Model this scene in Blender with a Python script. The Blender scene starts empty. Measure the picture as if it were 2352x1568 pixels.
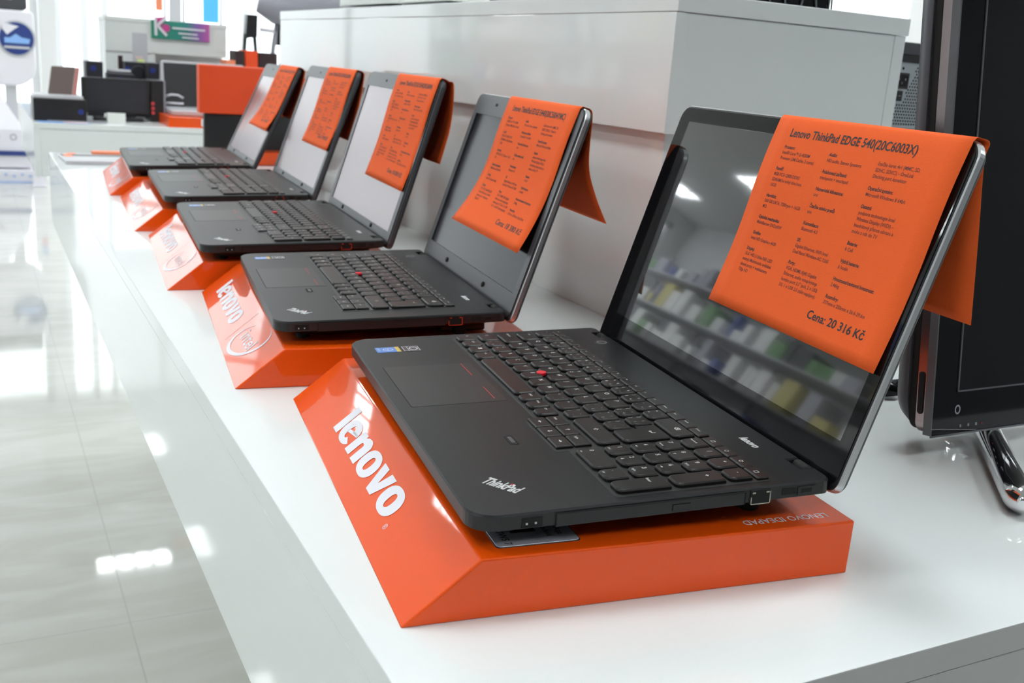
import bpy, bmesh, math, random
from mathutils import Matrix, Vector
random.seed(7)
sin, cos, pi = math.sin, math.cos, math.pi
SC = bpy.context.scene
COL = SC.collection

# ------------------------------------------------------------------ camera
TOP = .83                                   # height of the display counter's top
CX, CY, CZ, YAW, PITCH, ROLL, FPX = -0.1332, -0.5628, 0.3035 + TOP, .4898, .2611, .0728, 2354.6
def cam_axes():
    f = Vector((sin(YAW)*cos(PITCH), cos(YAW)*cos(PITCH), -sin(PITCH)))
    r = Vector((cos(YAW), -sin(YAW), 0)); u = r.cross(f)
    return r*cos(ROLL)+u*sin(ROLL), -r*sin(ROLL)+u*cos(ROLL), f
r_, u_, f_ = cam_axes()
cd = bpy.data.cameras.new('camera'); cam = bpy.data.objects.new('camera', cd); COL.objects.link(cam)
m = Matrix((r_, u_, -f_)).transposed().to_4x4(); m.translation = (CX, CY, CZ); cam.matrix_world = m
cd.sensor_width = 36; cd.lens = FPX*36/2352; cd.clip_start = .02; cd.clip_end = 200
cd.dof.use_dof = True; cd.dof.focus_distance = .72; cd.dof.aperture_fstop = 15
SC.camera = cam

# ------------------------------------------------------------------ light and exposure
SC.view_settings.view_transform = 'Standard'; SC.view_settings.look = 'None'
SC.view_settings.gamma = 1; SC.view_settings.use_curve_mapping = False
SC.view_settings.exposure = 0.76
SC.cycles.max_bounces = 7; SC.cycles.diffuse_bounces = 3; SC.cycles.glossy_bounces = 4; SC.cycles.transparent_max_bounces = 6
SC.cycles.caustics_reflective = False; SC.cycles.caustics_refractive = False
W = bpy.data.worlds.new('overcast_sky'); SC.world = W; W.use_nodes = True
W.node_tree.nodes['Background'].inputs[0].default_value = (.93, .97, 1, 1)
W.node_tree.nodes['Background'].inputs[1].default_value = 1.9
PANEL_POWER = 15.0                           # radiance of the ceiling luminaires

# ------------------------------------------------------------------ materials
def mat(name, col, rough=.5, metal=0, spec=.5, coat=0, coat_r=.05, noise=0, nscale=200, bump=0, bscale=400, emit=0, alpha=None, trans=0):
    m = bpy.data.materials.new(name); m.use_nodes = True
    nt = m.node_tree; b = nt.nodes['Principled BSDF']
    b.inputs['Base Color'].default_value = (*col, 1); b.inputs['Roughness'].default_value = rough
    b.inputs['Metallic'].default_value = metal; b.inputs['Specular IOR Level'].default_value = spec
    b.inputs['Coat Weight'].default_value = coat; b.inputs['Coat Roughness'].default_value = coat_r
    if trans: b.inputs['Transmission Weight'].default_value = trans
    if emit:
        b.inputs['Emission Color'].default_value = (*col, 1); b.inputs['Emission Strength'].default_value = emit
    if noise or bump:
        tc = nt.nodes.new('ShaderNodeTexCoord')
        nz = nt.nodes.new('ShaderNodeTexNoise'); nz.inputs['Scale'].default_value = nscale; nz.inputs['Detail'].default_value = 4
        nt.links.new(tc.outputs['Object'], nz.inputs['Vector'])
        if noise:
            mx = nt.nodes.new('ShaderNodeMix'); mx.data_type = 'RGBA'
            mx.inputs[6].default_value = (*[max(0, c*(1-noise)) for c in col], 1)
            mx.inputs[7].default_value = (*[min(1, c*(1+noise)) for c in col], 1)
            nt.links.new(nz.outputs['Fac'], mx.inputs[0]); nt.links.new(mx.outputs[2], b.inputs['Base Color'])
        if bump:
            n2 = nt.nodes.new('ShaderNodeTexNoise'); n2.inputs['Scale'].default_value = bscale; n2.inputs['Detail'].default_value = 2
            nt.links.new(tc.outputs['Object'], n2.inputs['Vector'])
            bp = nt.nodes.new('ShaderNodeBump'); bp.inputs['Strength'].default_value = bump; bp.inputs['Distance'].default_value = .001
            nt.links.new(n2.outputs['Fac'], bp.inputs['Height']); nt.links.new(bp.outputs[0], b.inputs['Normal'])
    return m
M = {}
M['laminate'] = mat('glossy_white_laminate', (.83, .865, .86), .55, spec=.3, coat=.65, coat_r=.035, noise=.012, nscale=3)
M['laminate_matt'] = mat('satin_white_laminate', (.74, .76, .745), .35, noise=.015, nscale=60)
M['lip_shade'] = mat('shade_toned_end_laminate', (.40, .41, .41), .35, noise=.01)  # white laminate toned down at the near end, shade put into its colour
M['orange'] = mat('orange_acrylic', (.88, .088, .002), .4, spec=.15, coat=.7, coat_r=.03, noise=.02, nscale=20)
M['paper'] = mat('orange_paper', (.93, .135, .026), .75, spec=.2, noise=.035, nscale=500, bump=.15, bscale=900)
M['ink'] = mat('black_print', (.02, .012, .02), .6)
M['ink_thin'] = mat('thin_dark_print', (.12, .03, .03), .7)
M['deck'] = mat('soft_touch_black_plastic', (.0065, .008, .0095), .40, spec=.27, noise=.15, nscale=900, bump=.12, bscale=2500)
M['side'] = mat('black_plastic_side', (.014, .015, .016), .42, noise=.1, nscale=500)
M['key'] = mat('black_key_plastic', (.0055, .004, .004), .38, spec=.36, noise=.2, nscale=600)
M['legend'] = mat('white_key_legend', (.62, .64, .64), .6)
M['well'] = mat('keyboard_well', (.012, .012, .013), .5)
M['pad'] = mat('touchpad_surface', (.0085, .0095, .0105), .40, spec=.4)
M['red'] = mat('red_rubber', (.75, .01, .03), .5)
M['redline'] = mat('red_line', (.45, .02, .015), .5)
M['gap'] = mat('black_gap', (.002, .002, .002), .8)
M['silver'] = mat('brushed_silver_trim', (.62, .63, .65), .32, metal=.9)
M['chrome'] = mat('chrome', (.75, .75, .77), .08, metal=1)
M['logo'] = mat('silver_lettering', (.68, .7, .71), .35, metal=.3)
M['bezel'] = mat('matt_dark_bezel', (.045, .045, .05), .38, noise=.1, nscale=600)
M['glass'] = mat('glossy_black_screen_glass', (.005, .005, .006), .04, spec=.45)
M['screen'] = mat('lcd_with_painted_reflection', (.22, .15, .16), .22, spec=.6)  # pale pink base paints in the bright reflection on the switched-off panels
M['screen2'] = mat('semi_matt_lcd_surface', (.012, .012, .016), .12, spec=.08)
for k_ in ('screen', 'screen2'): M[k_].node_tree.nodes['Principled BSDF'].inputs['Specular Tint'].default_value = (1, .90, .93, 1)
M['active'] = mat('lcd_under_glass', (.024, .024, .025), .05, spec=1.0, coat=1, coat_r=.02)
M['white'] = mat('white_print', (.80, .78, .84), .5)
M['pinkw'] = mat('pale_pink_print', (.85, .62, .64), .5)
M['metal'] = mat('port_metal', (.55, .52, .45), .3, metal=.9)
M['redport'] = mat('red_port_rim', (.6, .05, .02), .4)  # plain red rim for the network ports behind the first laptop
M['sblue'] = mat('blue_sticker', (.07, .22, .62), .3)
M['syel'] = mat('yellow_sticker', (.6, .42, .05), .35)
M['sblack'] = mat('black_sticker', (.02, .015, .02), .35)
M['ssilver'] = mat('silver_sticker', (.55, .56, .62), .35, metal=.4)
M['wall'] = mat('white_wall_paint', (.80, .80, .80), .7, noise=.015, nscale=4)
M['ceil'] = mat('white_ceiling_tile', (.62, .62, .62), .85, noise=.03, nscale=30)
M['frame'] = mat('white_window_frame', (.8, .8, .82), .35)
M['black'] = mat('black_plastic', (.012, .012, .014), .35, noise=.1)
M['blackgloss'] = mat('piano_black', (.004, .004, .005), .06, spec=.3)
M['navyblk'] = mat('dark_grille', (.018, .018, .026), .55, noise=.2, nscale=300)
M['dgrey'] = mat('dark_grey_plastic', (.06, .06, .07), .4)
M['grey'] = mat('grey_plastic', (.3, .3, .34), .4, noise=.05)
M['lgrey'] = mat('light_grey_plastic', (.55, .55, .58), .4)
M['steel'] = mat('galvanised_steel', (.5, .54, .58), .38, metal=.75, noise=.06, nscale=40)
M['blue'] = mat('blue_emblem', (.015, .035, .22), .4)
M['navy'] = mat('navy_sticker', (.02, .045, .22), .4)
M['lblue'] = mat('light_blue_print', (.25, .45, .85), .5)
M['cyan'] = mat('cyan_banner', (.10, .52, .95), .6)
M['brown'] = mat('taupe_lid', (.16, .12, .11), .4)
M['rose'] = mat('rose_lid_edge', (.55, .22, .20), .4)
M['cream'] = mat('cream_plastic', (.80, .82, .78), .4)
M['yellow'] = mat('pale_yellow_card', (.75, .85, .35), .6)
M['darkred'] = mat('dark_maroon_box', (.03, .012, .014), .5)
M['orange2'] = mat('pale_orange_card', (.95, .28, .14), .6)
M['orange3'] = mat('matt_orange_board', (.82, .07, .008), .55, noise=.03, nscale=300)
M['rdot'] = mat('red_dot', (.7, .06, .07), .5)
M['film'] = mat('clear_film_edge', (.10, .105, .115), .2)
M['sside'] = mat('rosy_aluminium_bezel', (.40, .33, .34), .18, metal=1)
M['purple'] = mat('violet_bar', (.3, .2, .6), .5)

def light_mat():
    m = bpy.data.materials.new('luminaire_glow'); m.use_nodes = True; nt = m.node_tree
    nt.nodes.remove(nt.nodes['Principled BSDF'])
    e = nt.nodes.new('ShaderNodeEmission'); e.inputs[0].default_value = (.93, .99, 1, 1); e.inputs[1].default_value = PANEL_POWER
    nt.links.new(e.outputs[0], nt.nodes['Material Output'].inputs[0]); return m
M['glow'] = light_mat()
def pane_mat():
    m = bpy.data.materials.new('window_glass'); m.use_nodes = True; nt = m.node_tree
    nt.nodes.remove(nt.nodes['Principled BSDF'])
    t = nt.nodes.new('ShaderNodeBsdfTransparent'); g = nt.nodes.new('ShaderNodeBsdfGlossy'); g.inputs['Roughness'].default_value = .02
    t.inputs[0].default_value = (.95, .97, .97, 1)
    mx = nt.nodes.new('ShaderNodeMixShader'); mx.inputs[0].default_value = .06
    nt.links.new(t.outputs[0], mx.inputs[1]); nt.links.new(g.outputs[0], mx.inputs[2])
    nt.links.new(mx.outputs[0], nt.nodes['Material Output'].inputs[0]); return m
M['pane'] = pane_mat()
def clear_mat():
    m = bpy.data.materials.new('clear_acrylic'); m.use_nodes = True; nt = m.node_tree
    nt.nodes.remove(nt.nodes['Principled BSDF'])
    t = nt.nodes.new('ShaderNodeBsdfTransparent'); g = nt.nodes.new('ShaderNodeBsdfGlossy'); g.inputs['Roughness'].default_value = .05
    mx = nt.nodes.new('ShaderNodeMixShader'); mx.inputs[0].default_value = .15
    nt.links.new(t.outputs[0], mx.inputs[1]); nt.links.new(g.outputs[0], mx.inputs[2])
    nt.links.new(mx.outputs[0], nt.nodes['Material Output'].inputs[0]); return m
M['clear'] = clear_mat()
def tile_mat():
    m = bpy.data.materials.new('polished_floor_tile'); m.use_nodes = True; nt = m.node_tree; b = nt.nodes['Principled BSDF']
    N = nt.nodes.new; L = nt.links.new
    tc = N('ShaderNodeTexCoord'); mp = N('ShaderNodeMapping'); L(tc.outputs['Object'], mp.inputs[0])
    mp.inputs['Location'].default_value = (-.09, -.2, 0)
    br = N('ShaderNodeTexBrick'); br.offset = 0; br.squash = 1; br.inputs['Scale'].default_value = 1
    br.inputs['Brick Width'].default_value = .6; br.inputs['Row Height'].default_value = .6; br.inputs['Mortar Size'].default_value = .0016
    br.inputs['Mortar Smooth'].default_value = .3
    L(mp.outputs[0], br.inputs['Vector'])
    m2 = N('ShaderNodeMapping'); m2.inputs['Scale'].default_value = (1.2, 4.5, 1); m2.inputs['Rotation'].default_value = (0, 0, .35); L(tc.outputs['Object'], m2.inputs[0])
    wv = N('ShaderNodeTexNoise'); wv.inputs['Scale'].default_value = 2.2; wv.inputs['Detail'].default_value = 7; wv.inputs['Distortion'].default_value = 1.2
    L(m2.outputs[0], wv.inputs['Vector'])
    cr = N('ShaderNodeValToRGB'); cr.color_ramp.elements[0].position = .38; cr.color_ramp.elements[0].color = (.56, .56, .50, 1)
    cr.color_ramp.elements[1].position = .62; cr.color_ramp.elements[1].color = (.64, .635, .59, 1); L(wv.outputs['Fac'], cr.inputs[0])
    L(cr.outputs[0], br.inputs['Color1']); L(cr.outputs[0], br.inputs['Color2']); br.inputs['Mortar'].default_value = (.47, .465, .43, 1)
    L(br.outputs['Color'], b.inputs['Base Color'])
    b.inputs['Roughness'].default_value = .35; b.inputs['Coat Weight'].default_value = 1; b.inputs['Coat Roughness'].default_value = .05
    b.inputs['Coat IOR'].default_value = 1.6
    return m
M['tile'] = tile_mat()
def gradient_sign_mat():
    m = bpy.data.materials.new('green_to_violet_print'); m.use_nodes = True; nt = m.node_tree; b = nt.nodes['Principled BSDF']
    tc = nt.nodes.new('ShaderNodeTexCoord'); sx = nt.nodes.new('ShaderNodeSeparateXYZ'); nt.links.new(tc.outputs['Object'], sx.inputs[0])
    mr = nt.nodes.new('ShaderNodeMapRange'); mr.inputs[1].default_value = 0; mr.inputs[2].default_value = .24; nt.links.new(sx.outputs[0], mr.inputs[0])
    cr = nt.nodes.new('ShaderNodeValToRGB'); e = cr.color_ramp.elements
    e[0].position = 0; e[0].color = (.02, .28, .17, 1); e[1].position = 1; e[1].color = (.55, .12, .42, 1)
    x = e.new(.6); x.color = (.03, .25, .22, 1); x = e.new(.8); x.color = (.25, .12, .42, 1)
    nt.links.new(mr.outputs[0], cr.inputs[0]); nt.links.new(cr.outputs[0], b.inputs['Base Color']); return m
M['gradient'] = gradient_sign_mat()

# ------------------------------------------------------------------ mesh helpers
class MB:
    def __init__(s, xf=None): s.v = []; s.f = []; s.m = []; s.xf = xf; s.sm = []
    def add(s, vs, fs, mi=0, smooth=False, xf=None):
        n = len(s.v); x = xf or s.xf
        for p in vs:
            p = Vector(p); s.v.append(tuple(x @ p) if isinstance(x, Matrix) else (tuple(x(p)) if x else tuple(p)))
        for f in fs: s.f.append([n+i for i in f]); s.m.append(mi); s.sm.append(smooth)
    def box(s, x0, x1, y0, y1, z0, z1, mi=0, xf=None):
        s.add([(x0,y0,z0),(x1,y0,z0),(x1,y1,z0),(x0,y1,z0),(x0,y0,z1),(x1,y0,z1),(x1,y1,z1),(x0,y1,z1)],
              [(3,2,1,0),(4,5,6,7),(0,1,5,4),(1,2,6,5),(2,3,7,6),(3,0,4,7)], mi, xf=xf)
    def loft(s, rings, mi=0, smooth=False, caps=(True, True), mis=None, xf=None):
        n = len(rings[0]); vs = [p for r in rings for p in r]; b = len(s.v)
        s.add(vs, [], mi, xf=xf)
        for k in range(len(rings)-1):
            for i in range(n):
                j = (i+1) % n
                s.f.append([b+k*n+i, b+k*n+j, b+(k+1)*n+j, b+(k+1)*n+i]); s.m.append(mis[k] if mis else mi); s.sm.append(smooth)
        if caps[0]: s.f.append([b+i for i in reversed(range(n))]); s.m.append(mis[0] if mis else mi); s.sm.append(False)
        if caps[1]: s.f.append([b+(len(rings)-1)*n+i for i in range(n)]); s.m.append(mis[-1] if mis else mi); s.sm.append(False)
    def slab(s, outl, z0, z1, b=.0008, mi=0, xf=None, mis=None):
        cx = sum(p[0] for p in outl)/len(outl); cy = sum(p[1] for p in outl)/len(outl)
        hx = max(abs(p[0]-cx) for p in outl); hy = max(abs(p[1]-cy) for p in outl)
        def R(i, z): return [(cx+(p[0]-cx)*(1-i/hx), cy+(p[1]-cy)*(1-i/hy), z) for p in outl]
        s.loft([R(b, z0), R(0, z0+b), R(0, z1-b), R(b, z1)], mi, mis=mis, xf=xf)
    def tube(s, pts, r, mi=0, n=14, caps=True, xf=None, taper=None):
        pts = [Vector(p) for p in pts]; rings = []
        for i, p in enumerate(pts):
            d = (pts[min(i+1, len(pts)-1)]-pts[max(i-1, 0)]).normalized()
            a = Vector((0, 0, 1)) if abs(d.z) < .9 else Vector((1, 0, 0))
            u = d.cross(a).normalized(); w = d.cross(u).normalized(); rr = r*(taper[i] if taper else 1)
            rings.append([tuple(p+(u*cos(2*pi*k/n)+w*sin(2*pi*k/n))*rr) for k in range(n)])
        s.loft(rings, mi, True, (caps, caps), xf=xf)
    def disc(s, c, r, z0, z1, mi=0, n=24, xf=None):
        s.slab([(c[0]+r*cos(2*pi*k/n), c[1]+r*sin(2*pi*k/n)) for k in range(n)], z0, z1, min((z1-z0)*.3, r*.1), mi, xf)
    def text(s, t, x, y, size, z=0, mi=0, bold=0, sx=1, shear=0, xf=None, align='L', rot=0, spacing=1):
        vs, fs, wd = text_geo(t, bold, spacing)
        off = {'L': 0, 'C': -wd*size*sx/2, 'R': -wd*size*sx}[align]; c, q = cos(rot), sin(rot)
        out = []
        for a, b in vs:
            px, py = off+(a+shear*b)*size*sx, b*size
            out.append((x+px*c-py*q, y+px*q+py*c, z))
        s.add(out, fs, mi, xf=xf)
        return wd*size*sx
    def build(s, name, mats, parent=None, bevel=0, segs=2, loc=None, rot=None, matrix=None, solid=0):
        me = bpy.data.meshes.new(name); me.from_pydata(s.v, [], s.f)
        for m in (mats if isinstance(mats, (list, tuple)) else [mats]): me.materials.append(M[m] if isinstance(m, str) else m)
        me.polygons.foreach_set('material_index', s.m); me.polygons.foreach_set('use_smooth', s.sm)
        me.update()
        o = bpy.data.objects.new(name, me); COL.objects.link(o)
        if parent: o.parent = parent
        if loc: o.location = loc
        if rot: o.rotation_euler = rot
        if matrix is not None:
            if parent: o.matrix_local = matrix
            else: o.matrix_world = matrix
        if solid:
            md = o.modifiers.new('s', 'SOLIDIFY'); md.thickness = solid; md.offset = 0
        if bevel:
            md = o.modifiers.new('b', 'BEVEL'); md.width = bevel; md.segments = segs; md.limit_method = 'ANGLE'; md.angle_limit = .6
        return o
_tc = {}
def text_geo(t, bold=0, spacing=1):
    k = (t, bold, spacing)
    if k in _tc: return _tc[k]
    cu = bpy.data.curves.new('t', 'FONT'); cu.body = t; cu.size = 1; cu.offset = bold; cu.resolution_u = 3; cu.fill_mode = 'FRONT'; cu.space_character = spacing
    o = bpy.data.objects.new('t', cu); COL.objects.link(o)
    dg = bpy.context.evaluated_depsgraph_get(); dg.update(); me = o.evaluated_get(dg).to_mesh()
    vs = [(v.co.x, v.co.y) for v in me.vertices]; fs = [list(p.vertices) for p in me.polygons]
    o.evaluated_get(dg).to_mesh_clear(); bpy.data.objects.remove(o); bpy.data.curves.remove(cu)
    wd = max([v[0] for v in vs], default=0)
    _tc[k] = (vs, fs, wd); return _tc[k]
def rr(x0, x1, y0, y1, r, n=6):
    """rounded rectangle, ccw; r = one radius or [(x0y0),(x1y0),(x1y1),(x0y1)]"""
    if not isinstance(r, (list, tuple)): r = [r]*4
    out = []
    for (cx, cy, sx, sy, a0), q in zip([(x0,y0,1,1,pi),(x1,y0,-1,1,1.5*pi),(x1,y1,-1,-1,0),(x0,y1,1,-1,.5*pi)], r):
        for k in range(n+1):
            a = a0+k/n*pi/2; out.append((cx+sx*q+q*cos(a), cy+sy*q+q*sin(a)))
    return out
def empty(name, label, cat, loc=(0,0,0), rz=0, group=None, matrix=None):
    o = bpy.data.objects.new(name, None); COL.objects.link(o); o.empty_display_size = .05
    if matrix is not None: o.matrix_world = matrix
    else: o.location = loc; o.rotation_euler = (0, 0, rz)
    return tag(o, label, cat, group)
def tag(o, label, cat=None, group=None):
    o['label'] = label
    if cat: o['category'] = cat
    if group: o['group'] = group
    return o
def struct(o): o['kind'] = 'structure'; return o
def boxobj(name, mt, x0, x1, y0, y1, z0, z1, parent=None, bevel=.002, base=None):
    """box as its own object, origin at the given base point (default: its footprint centre)"""
    bx, by, bz = base or ((x0+x1)/2, (y0+y1)/2, z0)
    mb = MB(); mb.box(x0-bx, x1-bx, y0-by, y1-by, z0-bz, z1-bz)
    return mb.build(name, mt, parent, bevel=bevel, loc=(bx, by, bz))
def LM(x, y, z, rz=0): return Matrix.Translation((x, y, z)) @ Matrix.Rotation(rz, 4, 'Z')

# logo glyphs (heavy lower case), unit = x-height
def ringpoly(mb, cx, cy, rx, ry, ix, iy, a0=0, a1=2*pi, n=40, mi=0, xf=None, pw=2.0):
    def se(a, x, y):
        c, s = cos(a), sin(a); e = 2/pw
        return (cx+x*math.copysign(abs(c)**e, c), cy+y*math.copysign(abs(s)**e, s))
    vs = []; fs = []
    for k in range(n+1):
        a = a0+(a1-a0)*k/n; p = se(a, rx, ry); q = se(a, ix, iy); vs += [(*p, 0), (*q, 0)]
    for k in range(n): fs.append((2*k+1, 2*k, 2*k+2, 2*k+3))
    mb.add(vs, fs, mi, xf=xf)
def heavy_word(mb, x, y, h, wscale, xf, mi=0):
    """the word 'lenovo' in heavy letters; h = x-height"""
    def X(dx): return lambda p: xf(Vector((x+(dx+p[0])*h*wscale, y+p[1]*h, 0)))
    def poly(pts, dx): mb.add([(*p, 0) for p in pts], [list(range(len(pts)))], mi, xf=X(dx))
    def o(dx): ringpoly(mb, .43, .5, .44, .53, .118, .285, xf=X(dx), mi=mi, pw=2.3)
    def l(dx): poly([(0, 0), (.34, 0), (.34, 1.27), (0, 1.27)], dx)
    def e(dx):
        ringpoly(mb, .42, .5, .44, .53, .115, .29, a0=.12, a1=2*pi-.62, n=34, xf=X(dx), mi=mi, pw=2.3)
        poly([(.26, .40), (.72, .54), (.838, .56), (.80, .66), (.60, .66), (.27, .54)], dx)
    def nn(dx):
        out = [(0, 0), (.335, 0), (.335, .55)]
        out += [(.335+.09*(1-cos(a)), .60+.10*sin(a)) for a in [k*pi/6 for k in range(1, 6)]]
        out += [(.515, .58), (.515, 0), (.85, 0), (.85, .68)]
        out += [(.58+.27*cos(a), .72+.30*sin(a)) for a in [k*pi/12 for k in range(1, 6)]]
        out += [(.58, 1.02), (.42, .98), (.31, .88), (.31, .99), (0, .99)]
        bmv = [(*p, 0) for p in out]; mb.add(bmv, [list(range(len(out)))], mi, xf=X(dx))
    def v(dx): poly([(.29, 0), (.61, 0), (.90, 1.0), (.575, 1.0), (.46, .42), (.335, 1.0), (0, 1.0)], dx)
    adv = 0
    for fn, w in ((l, .385), (e, .885), (nn, .89), (o, .865), (v, .885), (o, .86)): fn(adv); adv += w
    return adv*h*wscale
def atom_logo(mb, cx, cy, rx, ry, xf, mi=0):
    """oval swoosh with the word inside"""
    n = 44; vs = []; fs = []
    for k in range(n+1):
        a = math.radians(118)+k/n*math.radians(318); t = sin(pi*k/n); th = .025+.14*max(0, sin(pi*(k/n)))**1.4*(1 if k < n*.8 else .9)
        c, s = cos(a), sin(a); rot = .30
        for q in (1, 1-th):
            px, py = c*rx*q, s*ry*q
            if q != 1: px += rx*.02; py += ry*.02
            vs.append((cx+px*cos(rot)-py*sin(rot), cy+px*sin(rot)+py*cos(rot), 0))
    for k in range(n): fs.append((2*k, 2*k+1, 2*k+3, 2*k+2))
    mb.add(vs, fs, mi, xf=xf)
    mb.text('intel', cx-rx*.02, cy-ry*.30, ry*.95, 0, mi, bold=.012, sx=rx/ry*.72, xf=xf, align='C')

# ------------------------------------------------------------------ the room
mb = MB(); mb.box(-4.2, 5.8, -3.2, 12, -.1, 0); struct(mb.build('floor', 'tile'))
CH = 3.0
mb = MB(); mb.box(-4.2, 5.8, -3.2, 12, CH, CH+.1); struct(mb.build('ceiling', 'ceil'))
mb = MB(); mb.box(-4.2, -4.05, -3.2, 12, 0, CH); struct(mb.build('wall_left', 'wall'))
mb = MB(); mb.box(-4.2, 5.8, -3.2, -3.05, 0, CH); struct(mb.build('wall_near', mat('wall_darkened_for_dim_room', (.16, .16, .17), .7)))  # unseen wall, colour darkened to stand in for the dim room behind the camera
# right wall with window band from y 4.75 on
mb = MB(); mb.box(5.6, 5.75, -3.05, 4.75, 0, CH); mb.box(5.6, 5.75, 4.75, 11.4, 0, .5); mb.box(5.6, 5.75, 4.75, 11.4, 2.85, CH)
struct(mb.build('wall_right', 'wall'))
# far wall: low parapet, lintel, piers
FW = 11.4
mb = MB(); mb.box(-4.05, 5.75, FW, FW+.15, 0, .35); mb.box(-4.05, 5.75, FW, FW+.15, 2.85, CH)
mb.box(.50, .66, FW-.25, FW+.15, .35, 2.85); mb.box(-4.05, -3.8, FW, FW+.15, .35, 2.85); mb.box(5.5, 5.75, FW, FW+.15, .35, 2.85)
struct(mb.build('wall_far', 'wall'))
def window(n, x0, x1, y0, y1, z0, z1, mullions):
    fr = MB(); t = .035
    if y1-y0 < .3:
        ym = (y0+y1)/2
        for a, b, c, d in ((x0, x1, z0, z0+2*t), (x0, x1, z1-2*t, z1), (x0, x0+2*t, z0, z1), (x1-2*t, x1, z0, z1)): fr.box(a, b, ym-.03, ym+.03, c, d)
        for mx in mullions: fr.box(mx-t, mx+t, ym-.03, ym+.03, z0, z1)
        o = fr.build('window_%d' % n, 'frame'); p = MB(); p.box(x0+t, x1-t, ym-.004, ym+.004, z0+t, z1-t)
    else:
        xm = (x0+x1)/2
        for a, b, c, d in ((y0, y1, z0, z0+2*t), (y0, y1, z1-2*t, z1), (y0, y0+2*t, z0, z1), (y1-2*t, y1, z0, z1)): fr.box(xm-.03, xm+.03, a, b, c, d)
        for my in mullions: fr.box(xm-.03, xm+.03, my-t, my+t, z0, z1)
        o = fr.build('window_%d' % n, 'frame'); p = MB(); p.box(xm-.004, xm+.004, y0+t, y1-t, z0+t, z1-t)
    struct(o); p.build('pane', 'pane', o)
window(1, -3.8, .50, FW, FW+.15, .35, 2.85, (-2.7, -1.6, -.5))
window(2, .66, 5.5, FW, FW+.15, .35, 2.85, (.95, 1.15, 2.6, 4.0))
window(3, 5.6, 5.75, 4.75, 11.4, .5, 2.85, (6.4, 8.0, 9.6))
# ceiling luminaires: louvred 60 x 60 fixtures
lum0 = None
def luminaire():
    e = empty('ceiling_light', 'square louvred ceiling light', 'ceiling light', (0, 0, CH), group='louvred ceiling lights')
    f = MB(); s = .3
    for a, b, c, d in ((-s, s, -s, -s+.02), (-s, s, s-.02, s), (-s, -s+.02, -s, s), (s-.02, s, -s, s)): f.box(a, b, c, d, -.03, -.001)
    for k in (-1, 0, 1):
        f.box(k*.14-.012, k*.14+.012, -s, s, -.03, -.012); f.box(-s, s, k*.14-.012, k*.14+.012, -.03, -.012)
    f.build('louvre', 'frame', e)
    g = MB(); g.box(-s+.02, s-.02, -s+.02, s-.02, -.011, -.004); g.build('diffuser', 'glow', e)
    return e
def dup(root, loc, rz=None, label=None):
    r = root.copy(); COL.objects.link(r); r.location = loc
    if rz is not None: r.rotation_euler = (0, 0, rz)
    if label: r['label'] = label
    for ch in list(root.children):
        c = ch.copy(); COL.objects.link(c); c.parent = r
        for g in list(ch.children):
            d = g.copy(); COL.objects.link(d); d.parent = c
    return r
lum0 = luminaire()
LPOS = [(x, y) for y in (-1.9, .5, 2.9, 5.3, 7.7, 10.1) for x in (-3.0, -1.1, .83, 2.9, 4.8)]
for k, (x, y) in enumerate(LPOS):
    if k == 0: lum0.location = (x, y, CH)
    else: dup(lum0, (x, y, CH))

# ------------------------------------------------------------------ white display tables
def table(name, label, x0, x1, y0, y1, legs, edge='lip_shade'):
    e = empty(name, label, 'display table', ((x0+x1)/2, (y0+y1)/2, 0)); cx, cy = e.location.x, e.location.y
    t = MB(); t.box(x0-cx, x1-cx, y0-cy, y1-cy, TOP-.0195, TOP); t.m[2] = 1; t.build('tabletop', ['laminate', edge], e, bevel=.0009)
    a = MB(); z0, z1 = TOP-.185, TOP-.0205
    a.box(x1-.021-cx, x1-.001-cx, y0+.002-cy, y1-.002-cy, z0, z1)
    a.box(x0+.0215-cx, x1-.0215-cx, y1-.022-cy, y1-.002-cy, z0, z1)
    a.box(x0+.0215-cx, x1-.0215-cx, y0+.0225-cy, y1-.0225-cy, z0+.001, z0+.02)
    a.build('apron', 'laminate', e, bevel=.001)
    a = MB(); a.box(x0-cx, x0+.021-cx, y0+.002-cy, y1-.002-cy, z0, TOP-.0195); a.build('side_panel', 'laminate', e)
    a = MB(); a.box(x0+.0215-cx, x1-.0215-cx, y0+.001-cy, y0+.022-cy, z0, z1); a.build('end_panel', edge, e, bevel=.0008)
    for lx0, lx1 in legs:
        l = MB(); l.box(lx0-cx, lx1-cx, y0+.3-cy, y1-.3-cy, 0, z0); l.build('pedestal', 'laminate_matt', e, bevel=.002)
    return e
table('display_table', 'long glossy white display table carrying the five laptops', .0381, 1.62, -.2169, 2.43, ((.55, 1.2),))
# low wall and raised box on the table
e = empty('riser_wall', 'low glossy white partition standing on the long table behind the laptops', 'partition', (.73, 1.1, TOP))
w = MB(); w.box(-.151, .155, -.666, .75, 0, .2422); w.build('panel', 'laminate', e, bevel=.001)
e = empty('display_box', 'wide glossy white raised display box above the laptops', 'display box', (.735, 1.25, TOP+.2426))
bx0, bx1, by0, by1 = .559-.735, .911-.735, .408-1.25, 2.08-1.25
a = MB(); a.box(bx0, bx0+.018, by0, by1, 0, .132); a.box(bx1-.018, bx1, by0, by1, 0, .132)
a.box(bx0+.0183, bx1-.0183, by0+.001, by0+.019, 0, .132); a.box(bx0+.0183, bx1-.0183, by1-.019, by1, 0, .132); a.box(bx0+.0183, bx1-.0183, by0+.02, by1-.02, 0, .018)
a.build('carcass', 'laminate', e, bevel=.0006)
a = MB(); a.box(bx0-.0005, bx1+.002, by0-.002, by1+.002, .1325, .153); a.build('top_board', 'laminate', e, bevel=.001)

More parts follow.
